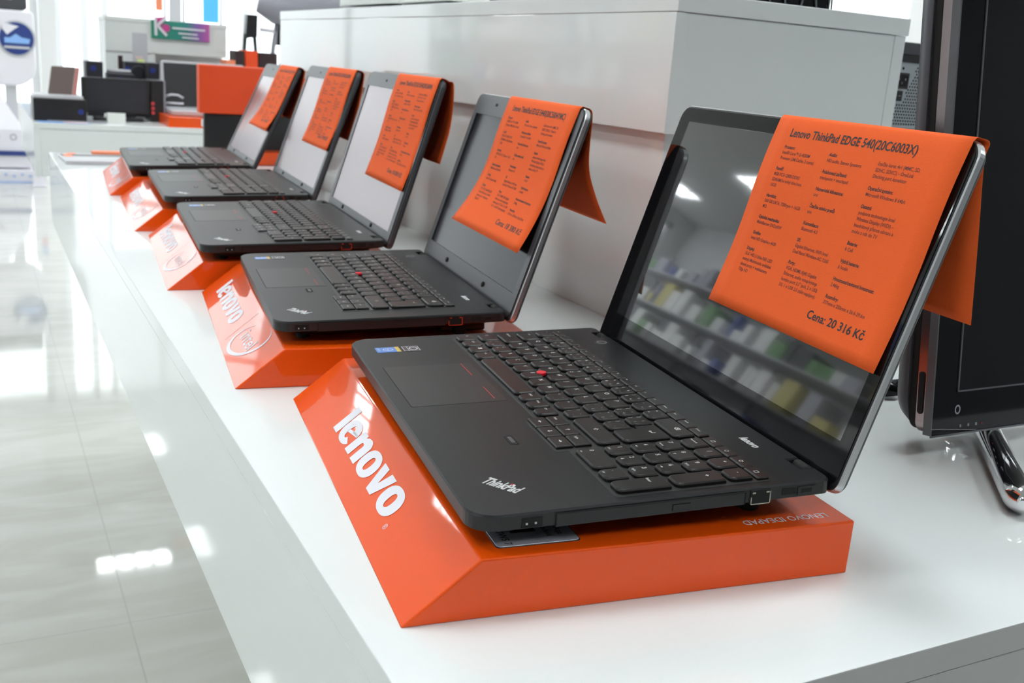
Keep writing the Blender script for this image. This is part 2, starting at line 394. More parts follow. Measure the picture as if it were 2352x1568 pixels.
# ------------------------------------------------------------------ orange stands
SW, SH, SS, SD = .4009, .0371, .0452, .2992
STANDS = [(.0601,-.0936,.1215),(.0656,.3438,.1143),(.0717,.7574,.0862),(.0900,1.1972,.0653),(.0980,1.6180,.0717)]
LAPS = [(.1013,-.0921,.1373,.2936),(.1050,.3519,.1265,.3023),(.1122,.7459,.0870,.2930),(.1382,1.1850,.0695,.3301),(.1388,1.6243,.0690,.4250)]
SLAB = ['large orange acrylic stand with white heavy lettering under the nearest laptop',
        'orange acrylic stand with lettering, divider and oval logo under the second laptop from the front',
        'orange acrylic stand under the third laptop from the front, glare across its slope',
        'orange acrylic stand under the fourth laptop from the front',
        'orange acrylic stand under the farthest laptop of the row']
def slope_xf(p):    # slope coordinates: p.x along (reader's left to right = -w), p.y up the slope
    L = math.hypot(SS, SH); c, s = SS/L, SH/L
    return Vector((p[1]*c-s*.0003, -p[0], p[1]*s+c*.0003))
for i, (x, y, a) in enumerate(STANDS):
    e = empty('laptop_stand', SLAB[i], 'laptop stand', (x, y, TOP), -a, group='orange laptop stands in a row')
    b = MB(); pr = [(0, 0), (SD, 0), (SD, SH), (SS, SH)]
    b.add([(u, 0, z) for u, z in pr]+[(u, SW, z) for u, z in pr], [(0,1,2,3),(7,6,5,4),(0,4,5,1),(1,5,6,2),(2,6,7,3),(3,7,4,0)])
    b.build('block', 'orange', e, bevel=.0013, segs=3)
    t = MB()
    if i == 0:
        heavy_word(t, -.287, .0205, .0208, 1.93*.93, slope_xf)
        t.text('®', -.104, .0175, .006, 0, 0, xf=slope_xf)
        t.build('lettering', 'white', e)
        t = MB(); X = lambda p: Vector((-p[0], -p[1], SH+.0002))       # read from the other side
        t.text('LENOVO IDEAPAD', -.286, -.0085-.0062, .0088, 0, 0, bold=.008, sx=.86, xf=lambda p: Vector((-p[0], -p[1], SH+.0002)))
        t.build('side_lettering', 'white', e)
        s = MB(); s.slab(rr(.0585, .1105, .0115, .075, .003), SH+.0001, SH+.0007, .0002); so = s.build('sticker', 'ssilver', e)
        tag(so, 'silver sticker with black print')
        s = MB(); s.slab(rr(.0578, .1112, .0108, .0757, .003), SH+.00005, SH+.0004, .0001); s.build('sticker_border', 'sblack', e)
        s = MB(); Y = lambda p: Vector((p[0], p[1], SH+.0008))
        s.text('WINDOWS 7', .0640, .052, .0066, 0, 0, bold=.01, rot=-pi/2, xf=Y)
        s.box(.072, .088, .027, .040, SH+.0007, SH+.00085); s.text('Dodává', .0925, .036, .0055, 0, 0, rot=-pi/2, xf=Y, bold=.01)
        s.text('Aqa', .100, .030, .006, 0, 0, bold=.01, rot=-pi/2, xf=Y)
        s.build('sticker_print', 'sblack', so)
    else:
        heavy_word(t, -.352, .0185, .0195, 1.78, slope_xf)
        t.build('lettering', 'white', e)
        t = MB(); t.box(-.1545, -.1535, .008, .052, 0, .0001, xf=slope_xf); t.build('divider_line', 'white', e)
        t = MB(); atom_logo(t, -.097, .031, .046, .0225, slope_xf); t.build('oval_logo', 'white', e)

# ------------------------------------------------------------------ keyboard keys
U = .01873
def key_mesh(w, h, legends, cutout=None, flat=False):
    """key centred on its origin: x right for the reader, y away from the reader"""
    mb = MB(); g = .0013 if not flat else .0004
    x0, x1, y0, y1 = -w/2+g, w/2-g, -h/2+g, h/2-g
    rad = [.0042, .0042, .0012, .0012] if not flat else [.0008]*4
    if h < .0135: rad = [.001]*4
    if cutout:                                    # L-shaped enter key: upper part wider to the left
        cw, ch = cutout
        outl = [(x0+cw, y0+.001), (x0+cw+.0012, y0), (x1-.003, y0), (x1-.001, y0+.001), (x1, y0+.003), (x1, y1-.001), (x1-.001, y1), (x0+.001, y1), (x0, y1-.001), (x0, y0+ch+.001), (x0+.001, y0+ch), (x0+cw, y0+ch)]
    else: outl = rr(x0, x1, y0, y1, rad, 4)
    cx, cy = (x0+x1)/2, (y0+y1)/2
    def R(i, z): return [(cx+(p[0]-cx)*(1-i/((x1-x0)/2)), cy+(p[1]-cy)*(1-i/((y1-y0)/2)), z) for p in outl]
    H = .0028 if not flat else .0020
    mb.loft([R(0, 0), R(.0001, H*.6), R(.0006, H-.0003), R(.0011, H)], 0, False, (False, True))
    for (t, px, py, sz) in legends:
        if t == '<-': arrow(mb, px, py, sz, pi, H)
        elif t == '->': arrow(mb, px, py, sz, 0, H)
        elif t == '^': arrow(mb, px, py, sz, pi/2, H)
        elif t == 'v': arrow(mb, px, py, sz, -pi/2, H)
        elif t == '[w]':
            for a in (-1, 1):
                for b in (-1, 1): mb.box(px+a*.0009-.0008, px+a*.0009+.0008, py+b*.0009-.0008, py+b*.0009+.0008, H, H+.00005, 1)
        elif t == '[o]': ringpoly(mb, px, py, sz*.5, sz*.5, sz*.38, sz*.38, n=12, mi=1, xf=lambda p: Vector((p[0], p[1], H+.00005)))
        elif t == '[s]':
            q = sz*.5
            for a, b, c, d in ((-q, q, -q, -q+.0003), (-q, q, q-.0003, q), (-q, -q+.0003, -q, q), (q-.0003, q, -q, q)): mb.box(px+a, px+b, py+c, py+d, H, H+.00005, 1)
        else: mb.text(t, px, py, sz, H+.00005, 1, bold=.012)
    me = bpy.data.meshes.new('key'); me.from_pydata(mb.v, [], mb.f)
    me.materials.append(M['key']); me.materials.append(M['legend']); me.polygons.foreach_set('material_index', mb.m); me.update()
    return me
def arrow(mb, x, y, s, a, H):
    pts = [(-.5, -.1), (.05, -.1), (.05, -.38), (.5, 0), (.05, .38), (.05, .1), (-.5, .1)]
    mb.add([(x+(p[0]*cos(a)-p[1]*sin(a))*s, y+(p[0]*sin(a)+p[1]*cos(a))*s, H+.00005) for p in pts], [list(range(7))], 1)
_km = {}
def keyboard_layout(numpad, wl, du):
    """keys as (x from the keyboard's left, u depth, w, h, legends, flat, cut); wl = left edge in w"""
    K = []
    rows = [.0928+du, .1130+du, .1318+du, .1506+du, .1693+du]; P = .0187
    def put(x, row, w, leg, h=P, u=None, flat=False, cut=None): K.append((x, (rows[row] if u is None else u), w, h, leg, flat, cut))
    big = .0052; sm = .0032
    def L1(c): return [(c, -.0052, .0008, big)]
    def L4(ul, ll, ur, lr): return [q for q in ((ul, -.0055, .0024, .0036), (ll, -.0055, -.0042, .0036), (ur, .0028, .0024, .0028), (lr, .0028, -.0042, .0028)) if q[0]]
    # bottom row
    x = 0
    for t in ('Fn', 'Ctrl', '[w]', 'Alt'):
        put(x, 0, U, [(t, -.0055 if t != '[w]' else -.001, .0012 if t != '[w]' else .002, sm)]); x += U
    put(x, 0, U*5.05, []); x += U*5.05
    for t in ('AltGr', 'PrtSc', 'Ctrl'): put(x, 0, .0164, [(t, -.006, .001, .0026)]); x += .0164
    ax = x+.0008; aw = .0193; au = rows[0]-.0086
    for c, (lo, hi) in enumerate((('<-', 'PgUp'), ('v', '^'), ('->', 'PgDn'))):
        put(ax+c*aw, 0, aw, [(lo, 0, 0, .0038)], h=.0135, u=au, flat=True)
        put(ax+c*aw, 0, aw, [(hi, 0 if hi == '^' else -.006, 0 if hi == '^' else -.001, .0038 if hi == '^' else .0024)], h=.0133, u=au+.0135, flat=True)
    # z row
    put(0, 1, U*1.22, [('⇧', -.007, -.001, .0042)]); x = U*1.22
    for t in ('\\', 'Y', 'X', 'C', 'V', 'B', 'N', 'M', ',', '.', '-'):
        if t == 'Y': leg = [('Z', -.0055, .0024, .0036), ('Y', -.0055, -.0042, .0036)]
        elif t == '\\': leg = L4('|', '\\', '*', '&')
        elif t == ',': leg = L4('<', ',', '?', ',')
        elif t == '.': leg = L4('>', '.', ':', '.')
        elif t == '-': leg = L4('?', '/', '_', '-')
        else: leg = L1(t)
        put(x, 1, U, leg); x += U
    put(x, 1, U*15-x, [('⇧', -.003, -.001, .0045)])
    # home row
    put(0, 2, U*1.75, [('CapsLock', -.012, .001, .0026)]); x = U*1.75
    for t in 'ASDFGHJKL': put(x, 2, U, L1(t)); x += U
    for leg in (L4(':', ';', '"', 'ů'), L4('"', "'", '!', '§'), L4('|', '\\', "'", '¨')): put(x, 2, U, leg); x += U
    put(x-U*.25, 2, U*1.5, [('↵', -.002, .006, .006)], h=P*2, cut=(U*.25, P))
    # q row
    put(0, 3, U*1.5, [('⇥', -.006, .001, .0045)]); x = U*1.5
    for t in 'QWERTZUIOP':
        leg = [('Y', -.0055, .0024, .0036), ('Z', -.0055, -.0042, .0036)] if t == 'Z' else (L1(t) if t != 'E' else [('E', -.0052, .0008, big), ('€', .003, -.0045, .0028)])
        put(x, 3, U, leg); x += U
    for leg in (L4('{', '[', '/', 'ú'), L4('}', ']', '(', ')')): put(x, 3, U*.99, leg); x += U
    # number row
    x = 0
    for a, b, c, d in (('~','`','°',';'),('!','1','1','+'),('@','2','2','ě'),('#','3','3','š'),('$','4','4','č'),('%','5','5','ř'),('^ ','6','6','ž'),('&','7','7','ý'),('*','8','8','á'),('(','9','9','í'),(')','0','0','é'),('_','-','%','='),('+','=',"'",'´')):
        put(x, 4, U, L4(a, b, c, d)); x += U
    put(x, 4, U*15-x, [('⌫', .001, -.001, .005)])
    # function row
    x = 0; fw = U*15/17; fu = rows[4]+P+.0004
    for t in ('Esc','F1','F2','F3','F4','F5','F6','F7','F8','F9','F10','F11','F12','Home','End','Insert','Delete'):
        put(x, 4, fw, [(t, -.0055, .0002, .0022)], h=.0096, u=fu, flat=True); x += fw
    if numpad:
        nx = U*15+.0020; nw = .0181
        put(nx, 0, nw*2, [('0', -.012, .0005, .0046), ('Ins', -.012, -.006, .0022)])
        put(nx+nw*2, 0, nw, [('.', -.004, .001, .0046), ('Del', -.004, -.006, .0022)])
        put(nx+nw*3, 0, nw, [('Enter', -.006, .006, .0028)], h=P*2+.0012)
        for r, ts in ((1, '123'), (2, '456'), (3, '789')):
            for c, t in enumerate(ts): put(nx+nw*c, r, nw, [(t, -.004, .001, .0046), ({'1':'End','3':'PgDn','7':'Home','9':'PgUp','2':'v','8':'^','4':'<-','6':'->','5':' '}[t], -.004 if t in '1379' else -.002, -.006 if t in '1379' else -.0045, .0022 if t in '1379' else .0025)])
        put(nx+nw*3, 2, nw, [('+', -.002, .006, .005)], h=P*2)
        for c, t in enumerate(('NumLock', '/', '*', '-')): put(nx+nw*c, 4, nw, [(t, -.006 if c == 0 else -.001, 0, .0022 if c == 0 else .005)])
        for c, t in enumerate(('[s]', '[o]', '[o]', '[s]')): put(nx+nw*c, 4, nw, [(t, 0, 0, .003)], h=.0096, u=fu, flat=True)
    return K
def place_keys(parent, keys, wl, z):
    for (x, u, w, h, leg, flat, cut) in keys:
        k = (round(w, 5), round(h, 5), str(leg), flat, str(cut))
        if k not in _km: _km[k] = key_mesh(w, h, leg, cut, flat)
        o = bpy.data.objects.new('key', _km[k]); COL.objects.link(o); o.parent = parent
        o.matrix_local = Matrix.Translation((u+h/2, wl-(x+w/2), z)) @ Matrix.Rotation(-pi/2, 4, 'Z')

# ------------------------------------------------------------------ laptops
SLOPE = .0315; T = .0222
def lid_matrix(D, tilt):
    """lid frame in laptop space: x right for the reader, y up the lid, z out of the screen; origin at w = 0"""
    t = tilt+SLOPE
    X = Vector((0, -1, 0)); Y = Vector((sin(t), 0, cos(t))); Z = X.cross(Y)
    m = Matrix((X, Y, Z)).transposed().to_4x4(); m.translation = (D+.0043, 0, T-.0078); return m
def laptop_matrix(i):
    x, y, a, t = LAPS[i]
    return Matrix.Translation((x, y, TOP+SH)) @ Matrix.Rotation(-a, 4, 'Z') @ Matrix.Rotation(-SLOPE, 4, 'Y')
LLAB = ['black laptop nearest the camera with glossy reflecting screen and numeric keypad',
        'black laptop second from the front with silver lid edge and no numeric keypad',
        'black laptop third from the front with pale reflecting screen',
        'black laptop fourth from the front, between the third and the farthest',
        'farthest black laptop of the row, beside the orange and black display']
def make_laptop(i, big, glossy, rim):
    Wd, D, L = (.377, .2382, .2316) if big else (.339, .2282, .2203)
    t = LAPS[i][3]
    e = empty('laptop', LLAB[i], 'laptop', group='black laptops in a row', matrix=laptop_matrix(i))
    # body
    n0, n1 = .017, .036
    out = []
    R0 = .017; Rr = .006
    out += [(R0-R0*sin(a), R0-R0*cos(a)) for a in [pi/2-k*pi/16 for k in range(9)]]        # near front corner
    out += [(D-Rr+Rr*sin(a), Rr-Rr*cos(a)) for a in [k*pi/8 for k in range(5)]]
    out += [(D, n0), (D-.010, n0), (D-.010, n1), (D, n1), (D, Wd-n1), (D-.010, Wd-n1), (D-.010, Wd-n0), (D, Wd-n0)]
    out += [(D-Rr+Rr*cos(a), Wd-Rr+Rr*sin(a)) for a in [k*pi/8 for k in range(5)]]
    out += [(R0-R0*sin(a), Wd-R0+R0*cos(a)) for a in [k*pi/16 for k in range(9)]]
    cx, cy = D/2, Wd/2
    def R(ins, z, dz=0): return [(cx+(p[0]-cx)*(1-ins/cx), cy+(p[1]-cy)*(1-ins/cy), z) for p in out]
    b = MB(); b.loft([R(.024, T-.0195), R(.013, T-.0135), R(.0015, T-.0103), R(0, T-.0095), R(0, T-.0012), R(.0010, T)], mis=[1, 1, 1, 1, 0, 0])
    base = b.build('base', ['deck', 'side'], e)
    # battery bulge and feet
    b = MB(); b.box(D-.06, D-.012, .03, Wd-.03, T-.026, T-.0185); b.build('battery', 'side', e, bevel=.002)
    for fu, fw in ((.03, .03), (.03, Wd-.03), (D-.04, .03), (D-.04, Wd-.03)):
        b = MB(); b.disc((fu, fw), .007, -SLOPE*fu+.0003, T-.017); b.build('rubber_foot', 'gap', e)
    # keyboard
    wl = .3635 if big else .3105; du = 0 if big else -.0145
    k1 = wl-U*15-.0005; kend = (wl-U*15-.0744-.0012) if big else k1
    b = MB(); b.slab(rr(.0915+du, .1985+du, kend, wl+.0012, .003), T-.002, T+.0003, .0002)
    b.slab(rr(.0828+du, .0930+du, k1, k1+.0600, .002), T-.002, T+.0003, .0002)
    kb = b.build('keyboard', 'well', e)
    place_keys(kb, keyboard_layout(big, wl, du), wl, T+.0003)
    nub = MB(); nw = .2398 if big else .1902; nu = .1318+du
    nub.disc((nu, nw), .0040, T+.0012, T+.0040, n=18); nub.build('pointing_stick', 'red', kb, bevel=.0008)
    # touchpad
    tu0, tu1, tw0, tw1 = (.0122, .0860, .1892, .2880) if big else (.0098, .0735, .1460, .2430)
    g = MB(); g.slab(rr(tu0-.0007, tu1+.0001, tw0-.0005, tw1+.0001, .0015), T-.001, T+.00008, .00003); g.build('touchpad_gap', 'gap', e)
    g = MB(); g.slab(rr(tu0, tu1, tw0, tw1, .0015), T-.001, T+.00015, .0001); tp = g.build('touchpad', 'pad', e)
    q = tu1-.0090
    for a, c in ((tw1-.002, tw1-.0345), (tw0+.0345, tw0+.006)):
        g = MB(); g.box(q, q+.0007, c, a, T+.0002, T+.0003); g.build('red_line', 'redline', tp)
    # palm details: reader frame (x right, y away)
    PX = lambda p: Vector((p[1], -p[0], T+.00012))
    g = MB(); fpu, fpw = (.0600, .1035) if big else (.0505, .1200)
    g.slab(rr(fpu-.002, fpu+.0045, fpw-.0015, fpw+.0150, .0015), T-.001, T+.0002, .0001); fp = g.build('fingerprint_reader', 'gap', e)
    g = MB(); g.slab(rr(fpu, fpu+.0028, fpw+.001, fpw+.0125, .001), T, T+.0004, .0001); g.build('sensor', 'dgrey', fp)
    g = MB(); au, aw = (.0200, .0480) if big else (.0165, .0480)
    g.text('ThinkPad', -aw, au, .0138, 0, 0, bold=.034, sx=.50, shear=.16, xf=PX, rot=math.radians(37))
    g.build('palm_lettering', 'logo', e)
    g = MB(); g.disc((au+.0175, aw-.0085), .0007, T+.0001, T+.0004, n=10); g.build('red_dot', 'red', e)
    # brand on the hinge strip
    g = MB(); u0, w0 = (.2188, .0785) if big else (.2040, .0745)
    g.text('lenovo', -w0, u0-.001, .0088, 0, 0, bold=.045, sx=.80, shear=.2, xf=PX); g.build('strip_lettering', 'logo', e)
    # power button
    g = MB(); pu, pw_ = (.2225, .3235) if big else (.2046, .2930)
    g.disc((pu, pw_), .0065, T-.001, T+.0006); pb = g.build('power_button', 'side', e)
    g = MB(); ringpoly(g, pu, pw_, .0045, .0045, .0038, .0038, xf=lambda p: Vector((p[0], p[1], T+.0007))); g.build('button_ring', 'grey', pb)
    # stickers
    su0, su1 = (.0168, .0375) if big else (.0150, .0325); sw0, sw1 = (.3305, .3455) if big else (.3000, .3130)
    g = MB(); g.slab(rr(su0, su1, sw0, sw1, .001), T-.001, T+.0003, .0001)
    st = g.build('blue_sticker', 'sblue', e)
    g = MB(); g.box(su1-.0035, su1+.0001, sw0, sw1, T+.0002, T+.00035); g.build('yellow_corner', 'syel', st)
    g = MB(); ringpoly(g, (su0+su1)/2, (sw0+sw1)/2, .0045, .0035, .0038, .0028, xf=lambda p: Vector((p[0], p[1], T+.00035)))
    g.text('intel', -(sw0+sw1)/2-.0028, (su0+su1)/2-.0008, .0030, 0, 0, xf=lambda p: Vector((p[1], -p[0], T+.00036))); g.text('CORE i5', -(sw1)+.001, su0+.0015, .0028, 0, 0, xf=lambda p: Vector((p[1], -p[0], T+.00036))); g.build('sticker_print', 'white', st)
    g = MB(); d = su1+.0025; g.slab(rr(d, d+.0150, sw0, sw1, .0008), T-.001, T+.0003, .0001); st2 = g.build('dark_sticker', 'sblack', e)
    g = MB(); PQ = lambda p: Vector((p[0], p[1], T+.00036))
    for a0, a1, c0, c1 in ((d+.0004, d+.0146, sw0+.0004, sw0+.0008), (d+.0004, d+.0146, sw1-.0008, sw1-.0004), (d+.0004, d+.0008, sw0+.0004, sw1-.0004), (d+.0142, d+.0146, sw0+.0004, sw1-.0004), (d+.0045, d+.0049, sw0+.0004, sw1-.0004)):
        g.add([(a0, c0, 0), (a1, c0, 0), (a1, c1, 0), (a0, c1, 0)], [(0, 1, 2, 3)], 0, xf=PQ)
    ringpoly(g, d+.0095, (sw0+sw1)/2, .0038, .0045, .003, .0036, xf=PQ); g.build('sticker_print', 'white', st2)
    # ports on the near side (w = 0)
    def side(name, u0, u1, z0, z1, mt, dep=.0006, out=.0003, par=None):
        g = MB(); g.box(u0, u1, -out, dep, z0, z1); return g.build(name, mt, par or e)
    tz = T
    a = 0 if big else -.011
    us = side('usb_port', .0298+a, .0425+a, tz-.0088, tz-.0032, 'gap'); [side('contact', .0322+a+q, .0334+a+q, tz-.0072, tz-.0060, 'lgrey', out=.0005, par=us) for q in (0, .0055)]
    side('port_rim', .0292+a, .0431+a, tz-.0092, tz-.0088, 'side' if big else 'dgrey', out=.0006, par=us)
    od = side('optical_drive', .0510+a, .1750+a, tz-.0103, tz-.0024, 'side', out=.0008)
    for q in ((.0506+a, .1754+a, tz-.0026, tz-.0021), (.0506+a, .0511+a, tz-.0104, tz-.0024), (.1749+a, .1754+a, tz-.0104, tz-.0024)): side('seam', *q, 'gap', out=.0010, par=od)
    side('eject_button', .1255+a, .1370+a, tz-.0085, tz-.0050, 'side', out=.0014, par=od)
    side('button_seam', .1252+a, .1373+a, tz-.0088, tz-.0047, 'gap', out=.0011, par=od)
    en = side('ethernet_port', .1790+a, .1930+a, tz-.0105, tz-.0015, 'gap', out=.0009)
    rm = 'metal' if i == 0 else 'redport'
    for q in ((.1790+a, .1796+a, tz-.0105, tz-.0060), (.1924+a, .1930+a, tz-.0105, tz-.0030), (.1795+a, .1925+a, tz-.0110, tz-.0104)): side('port_rim', *q, rm, out=.0013, par=en)
    side('clip', .1800+a, .1822+a, tz-.0038, tz-.0028, rm, out=.0012, par=en); side('clip', .1898+a, .1920+a, tz-.0038, tz-.0028, rm, out=.0012, par=en)
    side('connector', .2020+a, .2115+a, tz-.0072, tz-.0030, 'gap'); dc = side('power_socket', .2130+a, .2260+a, tz-.0080, tz-.0028, 'side', out=.0008)
    side('socket_hole', .2160+a, .2230+a, tz-.0066, tz-.0042, 'gap', out=.0010, par=dc)
    # hinges
    ML = lid_matrix(D, t)
    for w in ((n0+n1)/2, Wd-(n0+n1)/2):
        g = MB(); g.tube([(D-.002, w-.0085, T-.0045), (D-.002, w+.0085, T-.0045)], .0042); g.build('hinge', 'gap', e)
    # lid
    o = rr(-Wd, 0, -.0045, L, [.008, .008, .0125, .0125], 8)
    cx2, cy2 = -Wd/2, (L-.0045)/2; hy = (L+.0045)/2
    def Q(ins, z): return [(cx2+(p[0]-cx2)*(1-ins/(Wd/2)), cy2+(p[1]-cy2)*(1-ins/hy), z) for p in o]
    l = MB()
    th = .0062 if rim else .0045
    l.loft([Q(.006, -.0090), Q(.0012, -.0078), Q(.0002, -.0060), Q(0, -.0052), Q(0, -.0012), Q(.0008, -.0004), Q(.0012, 0)], mis=[2, 2, 2, 1, 1, 0, 0], smooth=False)
    lid = l.build('lid', ['black' if glossy else 'bezel', 'silver' if rim else 'dgrey', 'side'], e, matrix=ML)
    if glossy:
        g = MB(); g.slab(rr(-Wd+.0022, -.0022, -.001, L-.0022, .011, 8), -.0003, .0006, .0002); g.build('screen_glass', 'glass', lid)
        g = MB(); g.slab(rr(-.3560, -.0130, .0285, .2165, .0003, 1), .0004, .00068, .00002); g.build('display', 'active', lid)
    else:
        x0, x1, y0, y1 = (-.3610, -.0160, .0165, .2080) if big else (-.3245, -.0135, .0240, .1940)
        if i == 4: y1 = .200
        g = MB(); xa, xb, ya, yb = -Wd+.0022, -.0022, -.001, L-.0022
        # frame ring
        oo = rr(xa, xb, ya, yb, .010, 8); ii = rr(x0, x1, y0, y1, .0006, 8)
        n = len(oo); vs = [(*p, 0) for p in oo]+[(*p, .0014) for p in oo]+[(*p, .0014) for p in ii]+[(*p, .0002) for p in ii]
        fs = []
        for q in range(n):
            j = (q+1) % n
            for r in range(3): fs.append((r*n+q, r*n+j, (r+1)*n+j, (r+1)*n+q))
        g.add(vs, fs); g.build('bezel', 'bezel', lid)
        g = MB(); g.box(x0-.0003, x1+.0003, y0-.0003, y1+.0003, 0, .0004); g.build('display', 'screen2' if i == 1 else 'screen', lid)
        for bw in (.10, Wd-.10):
            g = MB(); g.disc((-bw, (.012 if big else .014)), .003, .0012, .0028, n=12); g.build('bumper', 'gap', lid)
    if not glossy:
        g = MB(); cxx, cyy = (-Wd*.5-.005, L-.0125); cxx = -.2594 if not big else -.2620
        g.slab(rr(cxx-.0035, cxx+.0035, cyy-.0018, cyy+.0018, .0016), .0010, .0018, .0002); g.build('webcam', 'gap', lid)
    # hinge bar along the bottom of the lid
    g = MB(); g.tube([(-Wd+.055, -.001, -.004), (-.055, -.001, -.004)], .0052, n=12); g.build('hinge_cover', 'side', lid)
    return e
make_laptop(0, True, True, True)
make_laptop(1, False, False, True)
for i in (2, 3, 4): make_laptop(i, True, False, False)

# ------------------------------------------------------------------ price sheets
def interp(path, s):
    for k in range(len(path)-1):
        a, b = path[k], path[k+1]
        if s <= b[0]: f = (s-a[0])/(b[0]-a[0]); return a[1]+(b[1]-a[1])*f
    return path[-1][1]
def smooth(pts, n=6):
    out = []
    P = [pts[0]]+pts+[pts[-1]]
    for i in range(1, len(P)-2):
        p0, p1, p2, p3 = [Vector(q) for q in P[i-1:i+3]]
        for k in range(n):
            t = k/n; out.append(.5*((2*p1)+(p2-p0)*t+(2*p0-5*p1+4*p2-p3)*t*t+(3*p1-p0-3*p2+p3)*t**3))
    out.append(Vector(P[-1])); return out
def frontz(s, L, sb, flare):                      # distance of the front flap from the lid
    q = (L-s)/(L-sb); return .0022+flare*max(0, q-.35)**2/.42+.0011*sin(q*7)
COLS = [[(0, 'Procesor:', 1), (0, 'Intel® Core™ i5-4200M', 0), (0, 'Procesor (3M Cache, 2 cores)', 0), None, (0, 'Paměť:', 1), (0, '8GB PC3-12800 DDR3', 0), (0, 'SDRAM/1x volný slot./max.', 0), (0, '16GB', 0), None, (0, 'Harddisk:', 1), (0, '500 GB SATA, 7200rpm + 16GB', 0), (0, 'M.2', 0), None, (0, 'Optická mechanika:', 1), (0, 'MultiBurner DVD±RW', 0), None, (0, 'Grafika:', 1), (0, 'Intel HD Graphics 4600', 0), None, (0, 'Displej:', 1), (0, '15.6" HD (1366x768) LED', 0), (0, 'matný, Multitouch, ovládání', 0), (0, 'deseti prsty + webkamera', 0), (0, '720p HD', 0)],
        [(0, 'Audio:', 1), (0, 'HD audio, Stereo Speakers', 0), None, (0, 'Polohovací zařízení:', 1), (0, 'trackpoint + touchpad', 0), None, (0, 'Numerická klávesnice:', 1), (0, 'ano', 0), None, (0, 'Čtečka otisku prstů:', 1), (0, 'ano', 0), None, (0, 'Komunikace:', 1), (0, 'Bluetooth 4.0', 0), None, (0, 'Síť:', 1), (0, 'Gigabit Ethernet, WiFi Intel', 0), (0, 'Dual Band Wireless-AC 7260', 0), None, (0, 'Porty:', 1), (0, 'VGA, HDMI, RJ45 Gigabit', 0), (0, 'Ethernet, audio vstup/výstup', 0), (0, 'kombo port 3,5" jack, 2 x USB', 0), (0, '3.0, 1 x USB 2.0 stále napájený,', 0)],
        [(0, 'čtečka karet 4v1 (MMC, SD,', 0), (0, 'SDHC, SDXC), - OneLink', 0), (0, 'Docking port konektor', 0), None, (0, 'Operační systém:', 1), (0, 'Microsoft Windows 8 64bit', 0), None, (0, 'Ostatní:', 1), (0, 'podpora technologie Intel', 0), (0, 'Wireless Display (WiDi) –', 0), (0, 'bezdrátový přenos obrazu a', 0), (0, 'zvuku z ntb do TV', 0), None, (0, 'Baterie:', 1), (0, '6 Cell', 0), None, (0, 'Výdrž baterie:', 1), (0, '6 hodin', 0), None, (0, 'Hmotnost/cestovní hmotnost:', 1), (0, '2,46kg', 0), None, (0, 'Rozměry:', 1), (0, '377mm x 250mm x 26.6-29.6m', 0)]]
PLAB = ['orange price sheet folded over the nearest laptop lid, price 20 316',
        'orange price sheet curling off the second laptop from the front, price 18 380',
        'orange price sheet hanging over the lid of the third laptop from the front',
        'orange price sheet hanging over the lid of the fourth laptop from the front',
        'wavy orange price sheet on the lid of the farthest laptop']
def price_sheet(i, title, price, sb, xl, xr, back, flare, curl=0):
    D, L = ((.2382, .2316) if i != 1 else (.2282, .2203)); Wd = .377 if i != 1 else .339
    ML = laptop_matrix(i) @ lid_matrix(D, LAPS[i][3])
    o3 = ML @ Vector((-(xl+xr)/2, L, 0)); loc = ML.copy(); loc.translation = o3
    ox, oy = -(xl+xr)/2, L
    front = []
    n = 18
    for k in range(n+1):
        s = sb+(L-.002-sb)*k/n; front.append((s, None))
    top = [(L+.0012, .0006), (L+.0018, -.004)]
    bk = [(L+.0008, -.0102)]+[(a, -b) for a, b in back]
    rows = []
    bp = smooth([(*top[-1], 0)]+[(*p, 0) for p in bk], 6)
    nx = 12; vs = []; fs = []
    for k, (s, _) in enumerate(front):
        row = []
        for c in range(nx+1):
            f = c/nx; fl = flare*(1.0+curl*(1-f)); row.append((-xl+(xl-xr)*f, s-max(0, curl)*.0, frontz(s, L, sb, fl)))
        rows.append(row)
    for s, z in [top[0]]+[(p.x, p.y) for p in bp]: rows.append([(-xl+(xl-xr)*c/nx, s, z) for c in range(nx+1)])
    mb = MB()
    for r in rows: vs += [(p[0]-ox, p[1]-oy, p[2]) for p in r]
    for r in range(len(rows)-1):
        for c in range(nx):
            a = r*(nx+1)+c; fs.append((a, a+1, a+nx+2, a+nx+1))
    mb.add(vs, fs, 0, True)
    o = mb.build('price_sheet', 'paper', matrix=loc, solid=.00022)
    tag(o, PLAB[i], 'price sheet', 'orange price sheets over the lids')
    XF = lambda p: Vector((p[0]-ox, p[1]-oy, frontz(p[1], L, sb, flare*(1+curl*(1-(p[0]+xl)/(xl-xr))))+.0003))
    t = MB(); wd = text_geo(title, .012)[2]; sz = .0082
    tx0 = -(xl-.0215 if i == 0 else xl-.024); tw = .143 if i == 0 else .168*.93
    t.text(title, tx0, L-.0155, .0092, 0, 0, bold=.018, sx=tw/(wd*.0092), xf=XF)
    pw = text_geo(price, .012)[2]
    if price: t.text(price, -(.0905 if i == 0 else .104), sb+(.0165 if i == 0 else .0165), .0085, 0, 0, bold=.018, sx=.0585/(pw*.0080) if i == 0 else .068/(pw*.008), xf=XF)
    BSX = .0435/(text_geo('Procesor (3M Cache, 2 cores)', .006)[2]*.0037)
    for c, lines in enumerate(COLS):
        xx = -(xl-.0215-(0, .057, .1115)[c]); yy = L-.0230-(.0, .0003, .0010)[c]
        for ln in lines:
            if ln is None: yy -= .0042*1.0; continue
            t.text(ln[1], xx, yy-.0022, .0037, 0, 0 if ln[2] else 1, bold=.022 if ln[2] else .006, sx=BSX, xf=XF); yy -= .00435
    t.build('printed_text', ['ink', 'ink_thin'], o)
